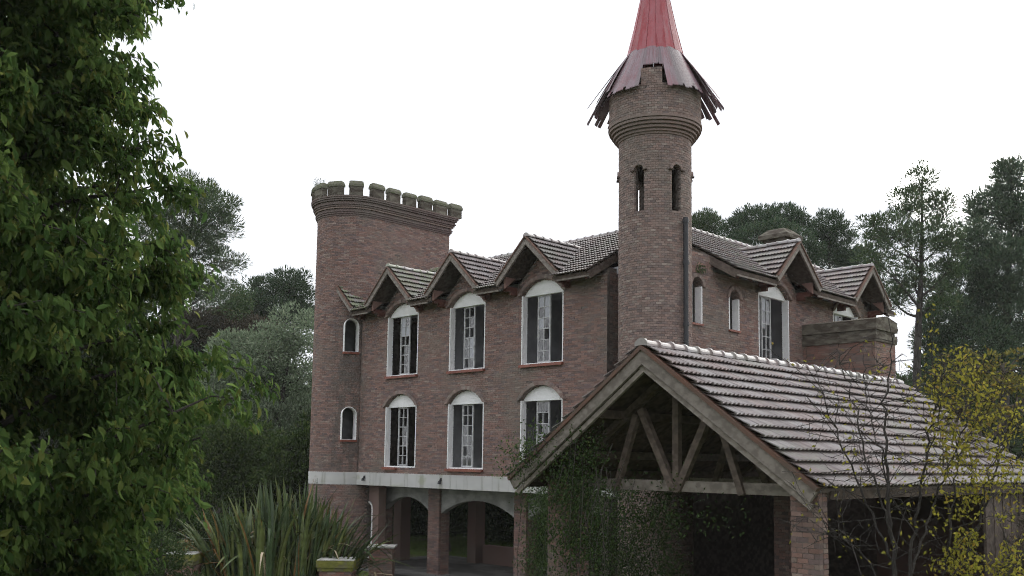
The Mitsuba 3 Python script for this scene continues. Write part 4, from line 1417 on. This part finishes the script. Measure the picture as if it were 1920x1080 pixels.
def crown(rng, lobes, per, L, W, clump=0.32, spread=0.28, up=0.5, droop=0.0, shell=0.55, squash=0.75, radial=0.8):
    """Leaves on the skins of many small clumps spread through the lobes' volume: the clumps shade one another and leave gaps."""
    cs, ds = [], []
    m = max(14, int(46 * (clump / 0.32) * (.25 / max(L, .12)) ** .6))
    for x, y, z, rx, rz in lobes:
        n = max(5, int(per * (rx * rx * rz) ** 0.62 * 0.52))
        u = rand_dir(rng, n) * (rng.random(n) ** (1 / 3) * (1 - shell) + shell)[:, None]
        wob = 0.72 + 0.56 * meshkit.noise(u * 2.3 + x)
        c = np.array([x, y, z]) + u * wob[:, None] * [rx, rx, rz]
        sz = rng.uniform(.65, 1.35, n)[:, None, None] * clump * 1.25
        q = rng.normal(size=(n, m, 3)) + [0, 0, .45]
        q /= np.linalg.norm(q, axis=-1, keepdims=True)
        o = q * sz * rng.uniform(.55, 1.05, (n, m, 1)) * [1, 1, squash]
        d = nrm(q * radial + u[:, None] * 0.35 + [0, 0, up - droop] + rng.normal(size=(n, m, 3)) * spread)
        cs.append((c[:, None] + o).reshape(-1, 3))
        ds.append(d.reshape(-1, 3))
    c, d = np.vstack(cs), np.vstack(ds)
    k = len(c)
    return blades(c, d, rand_dir(rng, k), rng.uniform(.7, 1.3, k) * L, W, rng.random((k, 2)))


def tree(name, lobes, mat, label, cat, group, seed, base=None, per=60, L=.22, W=.05, trunk=0.22, bark='dark_bark', lean=(0, 0), path=None, limbs=True, kind=None, **kw):
    rng = np.random.default_rng(seed)
    t = put(name, None, label, cat, group)
    a = np.array([l[:3] for l in lobes])
    top = a[np.argmax(a[:, 2])]
    if path is None:
        b = np.array([a[:, 0].mean(), a[:, 1].mean(), 0.0]) if base is None else np.array(base, float)
        path = [b, b * .6 + top * .4 + np.array([*lean, 0]), b * .25 + top * .75, top]
    p = curve(path, 6)
    r = np.linspace(trunk, trunk * .12, len(p))
    put(f'{t}__trunk', tubes([(p, r)], 8).ply(bark))
    lines = []
    for l in lobes:
        c = np.array(l[:3])
        k = np.argmin(np.abs(p[:, 2] - (c[2] - 0.9 * np.linalg.norm(p[:, :2] - c[:2], axis=1).min() - .25)))
        if np.linalg.norm(p[k] - c) > .4:
            mid = (p[k] + c) / 2 + rng.normal(size=3) * .12 + [0, 0, -.12]
            lines.append((curve([p[k], mid, c], 6), np.linspace(max(.035, r[k] * .5), .02, 13)))
        for _ in range(7):
            e = c + rand_dir(rng, 1)[0] * [l[3], l[3], l[4]] * .85
            lines.append((np.array([c, (c + e) / 2 + rng.normal(size=3) * .06, e]), [.022, .016, .008]))
    if limbs and lines:
        put(f'{t}__limbs', tubes(lines, 5).ply(bark), kind='stuff')
    v, f, uv = crown(rng, lobes, per, L, W, **kw)
    put(f'{t}__crown', mikit.ply((v, f), mat, uv=uv))
    return t


BEH = 'trees behind the house'
tree('pine_tree', LOBES['pine_left'], 'leaf_pine', 'tall open pine with dark forked limbs showing against the sky, behind the big leafy tree', 'tree', BEH, 1, base=(22.4, 50.2, 0), per=92, L=.27, W=.05, clump=.36, trunk=.30, up=.35)
tree('pine_tree', LOBES['pine_left2'], 'leaf_pine_blue', 'feathery pine top rising just left of the round tower', 'tree', BEH, 2, base=(31.4, 55.5, 0), per=130, L=.28, W=.055, clump=.36, trunk=.25, up=.6)
tree('cypress_tree', LOBES['brown'], 'leaf_brown', 'brownish conifer below the open pine', 'tree', BEH, 3, base=(27, 52, 0), per=110, L=.24, W=.05, clump=.34)
tree('wattle_tree', LOBES['wattle'], 'leaf_wattle', 'pale grey green bushy tree beside the round tower', 'tree', BEH, 4, base=(22.6, 39.6, 0), per=78, L=.18, W=.065, clump=.42, up=.1, shell=.78)
tree('laurel_bush', LOBES['laurel'], 'leaf_laurel', 'dark green shrubbery behind the flax clump', 'shrub', None, 5, base=(20.3, 37, 0), per=120, L=.18, W=.07, clump=.38, up=.1, shell=.7)
tree('cypress_tree', LOBES['fillleft'], 'leaf_pine_blue', 'dense dark conifer deep behind the big leafy tree', 'tree', BEH, 6, base=(26.5, 56, 0), per=130, L=.34, W=.09, clump=.42)
tree('pine_tree', LOBES['pR0'], 'leaf_pine', 'round pine top half hidden by the slim tower', 'tree', BEH, 7, base=(50.4, 35.2, 0), per=170, L=.26, W=.05, clump=.26, up=.6)
tree('pine_tree', LOBES['pR1'], 'leaf_pine_blue', 'broad rounded pine crown above the low roof chimney', 'tree', BEH, 8, base=(52, 30.8, 0), per=180, L=.26, W=.05, clump=.26, up=.6)
tree('pine_tree', LOBES['pR2'], 'leaf_pine_blue', 'narrow pine crown right of the broad rounded one', 'tree', BEH, 9, base=(57.2, 29.0, 0), per=160, L=.26, W=.05, clump=.28, up=.6)
tree('slender_tree', LOBES['tall'], 'leaf_pine', 'tall slender forked tree with a thin see-through crown', 'tree', BEH, 10, path=[(44.4, 18.75, 0), (44.5, 18.6, 8), (44.6, 18.4, 11.5), (44.5, 18.2, 14), (44.7, 18.2, 17.2)], per=100, L=.22, W=.05, clump=.30, trunk=.24, up=.3, shell=.3)
tree('cypress_tree', LOBES['darkr'], 'leaf_pine_blue', 'massive dark conifer beyond the yellow shrub', 'tree', BEH, 12, base=(54, 18.5, 0), per=150, L=.26, W=.06, clump=.36, trunk=.4, up=.3)
tree('autumn_bush', LOBES['yellow2'], 'leaf_ochre', 'dense ochre yellow autumn bush behind the bare branched shrub', 'shrub', None, 13, base=(18.0, 6.3, .3), per=105, L=.07, W=.045, clump=.14, trunk=.07, bark='bark', up=-.2, shell=.35)
# the wood that closes the view beyond the lawn
rw = np.random.default_rng(77)
lob = []
for k in range(90):
    a = rw.uniform(-0.75, 0.75)
    dd = rw.uniform(66, 95)
    w = FWD * 1 + RIGHT * a
    h = rw.uniform(3, 11) if a < .28 else rw.uniform(3, 9)
    lob.append((w[0] * dd, w[1] * dd, h * .6, rw.uniform(2.5, 4), h * .55))
v, f, uv = crown(rw, lob, 34, .75, .34, clump=.8)
scene['distant_wood'] = mikit.ply((v, f), 'leaf_dark', uv=uv)
tag('distant_wood', 'far dark wood closing the view behind the garden', kind='stuff')
# dark shrubs seen through the arcade and at the foot of the picture
DK = [((30.5, 33.0), 2.2, 2.4), ((33.5, 29.5), 2.4, 2.6), ((29.0, 37.5), 2.2, 2.2), ((36.5, 26.0), 2.4, 2.6), ((32.0, 41.0), 2.6, 2.6), ((33.5, 38.8), 2.2, 2.2), ((30.6, 35.4), 1.8, 2.0)]
for k, ((x, y), rx, h) in enumerate(DK):
    rr = np.random.default_rng(50 + k)
    lo = [(x + rr.normal(0, rx * .5), y + rr.normal(0, rx * .5), h * zz, rx * .62, h * .42) for zz in (.3, .35, .6, .9, 1.3, 1.7, 2.1)]
    tree('evergreen_tree', lo, 'leaf_dark', 'dark evergreen tree seen through the arcade on the lawn behind', 'tree', 'dark trees behind the arcade', 60 + k, base=(x, y, 0), per=60, L=.26, W=.10, trunk=.06, clump=.34)
for k, (x, y) in enumerate(((27.5, 26.5), (27.0, 31.5), (31.0, 23.5), (30.5, 28.0), (26.5, 36.0), (25.2, 29.3), (29.3, 32.5), (24.6, 33.6), (28.6, 24.0))):
    rr = np.random.default_rng(90 + k)
    lo = [(x + rr.normal(0, 1.1), y + rr.normal(0, 1.1), rr.uniform(3.4, 6.6), 1.8, 1.0) for _ in range(8)]
    tree('evergreen_tree', lo, 'leaf_dark', 'dark evergreen tree seen through the arcade on the lawn behind', 'tree', 'dark trees behind the arcade', 100 + k, base=(x, y, 0), per=75, L=.28, W=.11, trunk=.12, clump=.36)
lo = [(8.2, 19.2, .75, .55, .55), (8.9, 19.4, 1.1, .55, .6), (9.3, 18.9, .7, .5, .5), (7.6, 19.6, .9, .6, .6), (8.6, 19.0, 1.6, .45, .45)]
tree('conifer_bush', lo, 'leaf_dark', 'low blackish conifer bush under the big leafy tree', 'shrub', None, 71, base=(8.5, 19.2, .2), per=420, L=.11, W=.022, trunk=.05, clump=.14, up=.1)
lo = [(14.1, 28.9, .9, 1.0, .9), (12.6, 30.4, 1.0, 1.2, 1.0), (13.3, 29.4, 1.6, .8, .7), (11.3, 31.4, .9, 1.1, .9), (15.3, 29.2, .8, .9, .8)]
tree('laurel_bush', lo, 'leaf_dark', 'dark low shrubbery between the leafy tree and the flax clump', 'shrub', None, 75, base=(13.2, 29.8, 0), per=150, L=.15, W=.055, trunk=.05, clump=.24, up=.1)
lo = [(14.5, 3.9, .7, .6, .6), (15.6, 3.9, .9, .7, .7), (16.3, 4.3, 1.3, .6, .7), (13.6, 3.9, .8, .5, .5), (16.6, 4.6, 2.0, .5, .5), (16.4, 4.8, 2.5, .5, .6), (17.2, 4.9, 1.8, .6, .6), (15.7, 4.7, 1.6, .5, .6), (17.6, 4.7, 2.7, .6, .6), (18.3, 4.9, 2.2, .7, .8), (15.9, 4.9, 2.2, .4, .5)]
tree('dry_bush', lo, 'leaf_brown', 'dry brownish thicket beside the carport', 'shrub', None, 72, base=(15.2, 4.0, .3), per=240, L=.09, W=.022, trunk=.04, clump=.17, up=.2)

# ---------------------------------------------------------------- the big leafy tree on the left
rl = np.random.default_rng(5)
BT = put('leafy_tree', None, 'big near tree with glossy drooping green leaves filling one side of the view', 'tree')
bx, by = 2.37, 10.85
PZ = np.array([1.8, 2.4, 3.1, 3.6, 4.0, 4.45, 4.95, 5.6, 6.0, 7.1, 8.1, 9.5, 11.5, 13.5, 14.5])
PR = np.array([1.7, 1.95, 2.65, 3.12, 3.42, 3.18, 2.88, 2.68, 2.58, 2.30, 2.10, 1.75, 1.3, .7, .2])
gz = float(ground_z(np.array(bx), np.array(by)))
tr = curve([(bx, by, gz - .1), (bx + .05, by - .1, gz + 2), (bx - .05, by, 6), (bx, by + .1, 10), (bx, by, 14)], 8)
put(f'{BT}__trunk', tubes([(tr, np.linspace(.24, .03, len(tr)))], 10).ply('bark', smooth=40))
lines, tips = [], []
for k in range(190):
    z1 = 1.9 + (k / 190) ** 1.15 * 12.0
    az = k * 2.399963 + rl.normal(0, .2)
    R = np.interp(z1, PZ, PR) * rl.uniform(.80, 1.02)
    z0 = max(gz + .8, z1 - R * rl.uniform(.35, .8))
    e = np.array([math.cos(az), math.sin(az), 0])
    a, b = np.array([bx, by, z0]), np.array([bx, by, z1]) + e * R
    mid = (a + b) / 2 + [0, 0, .15 * R] + rl.normal(size=3) * .08
    p = curve([a, mid, b], 6)
    lines.append((p, np.linspace(.050, .009, len(p))))
    for _ in range(22):
        t = rl.uniform(.25, 1.0)
        q = p[int(t * (len(p) - 1))]
        o = nrm(e * rl.uniform(-.1, 1) + rl.normal(size=3) * [.8, .8, .5])
        l = rl.uniform(.25, .75)
        m1, e1 = q + o * l * .5 + [0, 0, .04], q + o * l - [0, 0, .10]
        lines.append((np.array([q, m1, e1]), [.010, .007, .004]))
        tips += [(q, m1), (m1, e1), (m1, e1)]
put(f'{BT}__limbs', tubes(lines, 5).ply('dark_bark'), kind='stuff')
tp = np.array([(a, b) for a, b in tips])
n = 380000
i = rl.integers(len(tp), size=n)
t = rl.random(n)[:, None]
c = tp[i, 0] * (1 - t) + tp[i, 1] * t + rl.normal(size=(n, 3)) * .07
ax_d = nrm(c - np.array([bx, by, 0]) - np.column_stack([0 * c[:, 0], 0 * c[:, 0], c[:, 2] - .3]))
d = nrm(ax_d * rl.uniform(.0, .7, (n, 1)) + rl.normal(size=(n, 3)) * .42 + [0, 0, -.85])
nn = nrm(ax_d * .8 + rl.normal(size=(n, 3)) * .55 + [0, 0, .45])
sz = rl.uniform(.55, 1.15, n)
L, W = .130 * sz * rl.uniform(.85, 1.15, n), .058 * sz * rl.uniform(.8, 1.2, n)
keep = c[:, 2] > ground_z(c[:, 0], c[:, 1]) + .25
c, d, nn, L, W = c[keep], d[keep], nn[keep], L[keep], W[keep]
n = len(c)
LT = np.array([[0, 0, 0], [.22, .38, .07], [.22, 0, 0], [.22, -.38, .07], [.58, .44, .06], [.58, 0, -.03], [.58, -.44, .06], [1.0, 0, -.14]])
LF = np.array([[0, 2, 1], [0, 3, 2], [1, 2, 5], [1, 5, 4], [2, 3, 6], [2, 6, 5], [4, 5, 7], [5, 6, 7]])


def big_leaves(c, d, nn, L, W, uv):
    d = nrm(d)
    s = nrm(np.cross(d, nn))
    n_ = np.cross(s, d)
    v = c[:, None] + LT[None, :, :1] * d[:, None] * L[:, None, None] + LT[None, :, 1:2] * s[:, None] * W[:, None, None] + LT[None, :, 2:] * n_[:, None] * L[:, None, None]
    f = (LF[None] + 8 * np.arange(len(c))[:, None, None]).reshape(-1, 3)
    return v.reshape(-1, 3), f, np.repeat(uv, 8, 0)


uv = rl.random((n, 2))
q = (c - CAM)
vis = (q @ FWD > 1) & (np.abs(q @ RIGHT / (q @ FWD)) < .53) & (np.abs(q @ UP / (q @ FWD) - .08) < .32)
dist = np.where(vis, np.linalg.norm(q, axis=1), 99)
order = np.argsort(dist)
for k in order[:300]:
    v, f, t = big_leaves(c[k:k + 1], d[k:k + 1], nn[k:k + 1], L[k:k + 1], W[k:k + 1], uv[k:k + 1])
    put(f'{BT}__leaf', mikit.ply((v, f), 'leaf_front', uv=t, smooth=True))
o = order[300:45000]
m = MB().add(*big_leaves(c[o], d[o], nn[o], L[o], W[o], uv[o]))
o = order[45000:]
m.add(*blades(c[o], d[o], nn[o], L[o], W[o], uv[o], .15))
put(f'{BT}__foliage', m.ply('leaf_front'), kind='stuff')

# ---------------------------------------------------------------- bare branched yellow shrub in front of the carport
ry = np.random.default_rng(17)
YS = put('yellow_shrub', None, 'nearly bare multi stemmed shrub with scattered yellow leaves in front of the carport', 'shrub')
B0 = np.array([10.35, 4.72, .75])
MAIN = [
    [B0, (10.38, 4.66, 2.5), (10.42, 4.72, 3.4), (10.36, 4.70, 4.25), (10.3, 4.55, 5.1)],
    [(10.38, 4.66, 2.6), (10.25, 4.95, 3.4), (10.05, 5.15, 4.1), (9.8, 5.25, 4.75)],
    [(10.38, 4.66, 2.9), (10.25, 4.85, 3.7), (10.2, 5.0, 4.4), (10.1, 5.12, 4.95)],
    [B0 + [.1, -.1, 0], (10.55, 4.55, 2.5), (10.6, 4.4, 3.5), (10.55, 4.25, 4.3), (10.6, 4.25, 5.0)],
    [(10.55, 4.55, 2.4), (10.75, 4.35, 3.2), (10.7, 4.0, 4.0), (10.8, 3.85, 4.6)],
    [B0 + [.2, -.2, 0], (10.7, 4.3, 2.0), (10.8, 3.95, 2.9), (10.9, 3.65, 3.9), (10.9, 3.5, 4.5)],
    [(10.7, 4.3, 1.9), (10.8, 4.0, 2.2), (10.9, 3.8, 2.5), (10.95, 3.6, 2.7)],
    [(10.7, 4.3, 2.2), (10.6, 4.15, 2.8), (10.5, 4.0, 3.6), (10.6, 3.8, 4.2)],
    [(10.42, 4.7, 3.0), (10.45, 4.75, 3.6), (10.35, 4.9, 4.4), (10.4, 4.95, 4.9)],
    [(10.4, 4.66, 2.2), (10.2, 5.0, 2.75), (10.0, 5.2, 2.9), (9.85, 5.3, 2.8)],
    [(10.8, 3.95, 2.9), (10.6, 3.7, 3.6), (10.7, 3.5, 4.1)],
    [(10.6, 4.4, 3.5), (10.5, 4.2, 4.1), (10.4, 4.05, 4.7)],
]
lines, tw = [], []
for k, mpts in enumerate(MAIN):
    p = curve(mpts, 8)
    p[1:-1] += ry.normal(size=(len(p) - 2, 3)) * .015
    lines.append((p, np.linspace((.034, .015, .014, .024, .014, .020, .011, .012, .011, .009, .009, .009)[k], .004, len(p))))
    for _ in range(19):
        i = int(ry.uniform(.22, 1) * (len(p) - 1))
        o = nrm(ry.normal(size=3) * [1, 1, .55] + [0, 0, .30])
        l = ry.uniform(.25, .8)
        e = p[i] + o * l
        mm = p[i] + o * l * .5 + ry.normal(size=3) * .04
        lines.append((np.array([p[i], mm, e]), [.0055, .004, .0025]))
        tw.append((p[i], e))
        for _ in range(2):
            s = p[i] + (e - p[i]) * ry.uniform(.3, .9)
            e2 = s + nrm(ry.normal(size=3) + o * .7) * ry.uniform(.12, .4)
            lines.append((np.array([s, (s + e2) / 2 + ry.normal(size=3) * .02, e2]), [.004, .003, .002]))
            tw.append((s, e2))
put(f'{YS}__stems', tubes(lines, 5).ply('dark_bark'), kind='stuff')
tw = np.array(tw)
mid = tw.mean(1)
rel = (mid - CAM) @ np.stack([RIGHT, UP, FWD], 1)
sx, sy = rel[:, 0] / rel[:, 2], rel[:, 1] / rel[:, 2]
# leaves have stayed on the southern stems and on the low shoots
south = np.clip((4.45 - mid[:, 1]) / .5, 0, 1)
low = ((mid[:, 2] < 2.9) & (mid[:, 1] < 4.25)).astype(float)
wgt = .09 + south * (mid[:, 2] > 3.0) * 1.0 + low * 1.9
n = 3500
i = ry.choice(len(tw), n, p=wgt / wgt.sum())
t = ry.random(n)[:, None]
c = tw[i, 0] * (1 - t) + tw[i, 1] * t + ry.normal(size=(n, 3)) * .045
d = nrm(ry.normal(size=(n, 3)) * .6 + [0, 0, -.6])
v, f, t = blades(c, d, rand_dir(ry, n), ry.uniform(.035, .065, n), ry.uniform(.022, .036, n), ry.random((n, 2)), .15)
put(f'{YS}__foliage', mikit.ply((v, f), 'leaf_yellow', uv=t), kind='stuff')

# ---------------------------------------------------------------- vine on the carport's north corner
rv = np.random.default_rng(23)
VN = put('climbing_vine', None, 'green vine hanging over the carport gable corner and its pier', 'vine')
lines, pts = [], []
for k in range(24):
    y = rv.uniform(8.2, 10.1)
    x = rv.uniform(9.95, 10.7)
    zt = min(RZ - CS * abs(y - RY) - .25, 4.2) - rv.uniform(0, .5) * (y < 8.8)
    zt = zt - (0.0 if y > 9.2 else rv.uniform(.2, .9))
    zb = rv.uniform(.9, 2.6)
    p = curve([(x, y, zt), (x - .1 + rv.normal(0, .1), y + rv.normal(0, .15), (zt + zb) / 2), (x + rv.normal(0, .1), y + rv.normal(0, .2), zb)], 5)
    lines.append((p, np.linspace(.006, .003, len(p))))
    dens = 70 if y > 9.0 else 36
    pts.append(p[rv.integers(len(p), size=dens)] + rv.normal(size=(dens, 3)) * .11)
for k in range(22):                             # sprays over the bargeboard and up in the corner
    y = rv.uniform(9.5, 10.3)
    s = np.array([10.15 + rv.normal(0, .08), y, RZ - CS * (y - RY) - .1])
    e = s + [rv.normal(-.05, .12), rv.normal(.1, .15), rv.uniform(.0, .30)]
    lines.append((np.array([s, (s + e) / 2 + rv.normal(size=3) * .03, e]), [.006, .004, .003]))
    pts.append(e + rv.normal(size=(34, 3)) * .10)
for k in range(150):
    y = rv.uniform(8.9, 10.15)
    z = rv.uniform(2.0, RZ - CS * (y - RY) - .28)
    if meshkit.fbm(np.array([y * 1.7, z * 1.1, 3.0]), 3) < .46 or (y > 9.7 and z < 3.0):
        continue
    pts.append(np.array([10.35 + rv.normal(0, .14), y, z]) + rv.normal(size=(46, 3)) * .10)
for k in range(800):                            # creeper curtain added to block western light from the carport interior
    y = rv.uniform(10.1, 13.7)
    pts.append(np.array([13.9 + rv.normal(0, .16), y, rv.uniform(.3, 3.35)]) + rv.normal(size=(40, 3)) * .13)
for k in range(36):                             # along the chord of the truss
    pts.append(np.array([10.9 + rv.normal(0, .08), rv.uniform(6.9, 8.9), rv.uniform(2.7, 3.5)]) + rv.normal(size=(14, 3)) * .12)
put(f'{VN}__stems', tubes(lines, 4).ply('dark_bark'), kind='stuff')
c = np.vstack(pts)
n = len(c)
d = nrm(rv.normal(size=(n, 3)) * .6 + [-.2, 0, -.6])
v, f, t = blades(c, d, nrm(rv.normal(size=(n, 3)) * .6 + [-.7, -.3, .4]), rv.uniform(.025, .065, n), rv.uniform(.018, .034, n), rv.random((n, 2)), .15)
put(f'{VN}__foliage', mikit.ply((v, f), 'leaf_vine', uv=t), kind='stuff')

# ---------------------------------------------------------------- weeds and ferns on the masonry


def tuft(key, at, h, n, mat, label, cat, group, seed, spread=.5, w=.018):
    r = np.random.default_rng(seed)
    t = put(key, None, label, cat, group)
    az, ln = r.uniform(0, 2 * math.pi, n), r.uniform(.1, 1, n) * spread
    d = np.column_stack([np.cos(az) * ln, np.sin(az) * ln, np.ones(n)])
    c = np.array(at) + r.normal(size=(n, 3)) * [h * .22, h * .22, 0]
    v, f, uv = blades(c, d, rand_dir(r, n), r.uniform(.5, 1, n) * h, w, r.random((n, 2)))
    k2 = n * 3
    cc = c[r.integers(n, size=k2)] + np.column_stack([r.normal(0, h * .2, k2), r.normal(0, h * .2, k2), r.uniform(.2, .9, k2) * h])
    v2, f2, uv2 = blades(cc, rand_dir(r, k2), rand_dir(r, k2), h * .22, w * 1.6, r.random((k2, 2)))
    m = MB().add(v, f, uv).add(v2, f2, uv2)
    put(f'{t}__leaves', m.ply(mat), kind='stuff')


WG = 'weeds growing on the round tower'
tuft('wall_weed', (18.05, 28.4, 13.05), .42, 14, 'leaf_dark', 'thin weed on the far end of the round tower battlements', 'weed', WG, 1, .3)
tuft('wall_weed', (20.9, 29.1, 12.85), .55, 30, 'leaf_dark', 'dark weed tuft rising behind the middle battlements', 'weed', WG, 2, .5, .03)
tuft('wall_weed', (20.2, 29.2, 12.85), .45, 20, 'leaf_dark', 'low straggling weed beside the dark tuft on the battlements', 'weed', WG, 3, .6, .025)
tuft('fern', (11.96, 24.77, 1.05), .38, 60, 'flax_leaf', 'fern tuft growing on the cap of the left garden pier', 'fern', None, 4, 1.4, .03)
tuft('wall_weed', (19.9, 13.68, 8.35), .3, 16, 'leaf_vine', 'green weed over the slit window beside the slim tower', 'weed', None, 5, .5, .02)

# ---------------------------------------------------------------- damp air
scene['damp_air'] = {'type': 'homogeneous', 'albedo': 0.95, 'sigma_t': 0.0004}
scene['haze'] = {'type': 'cube', 'to_world': T4().translate([170, 170, 10.4]).scale([260, 260, 11.6]), 'bsdf': {'type': 'null'}, 'interior': {'type': 'ref', 'id': 'damp_air'}}
tag('haze', 'thin damp air over the garden', kind='stuff')
scene['camera']['medium'] = {'type': 'ref', 'id': 'damp_air'}
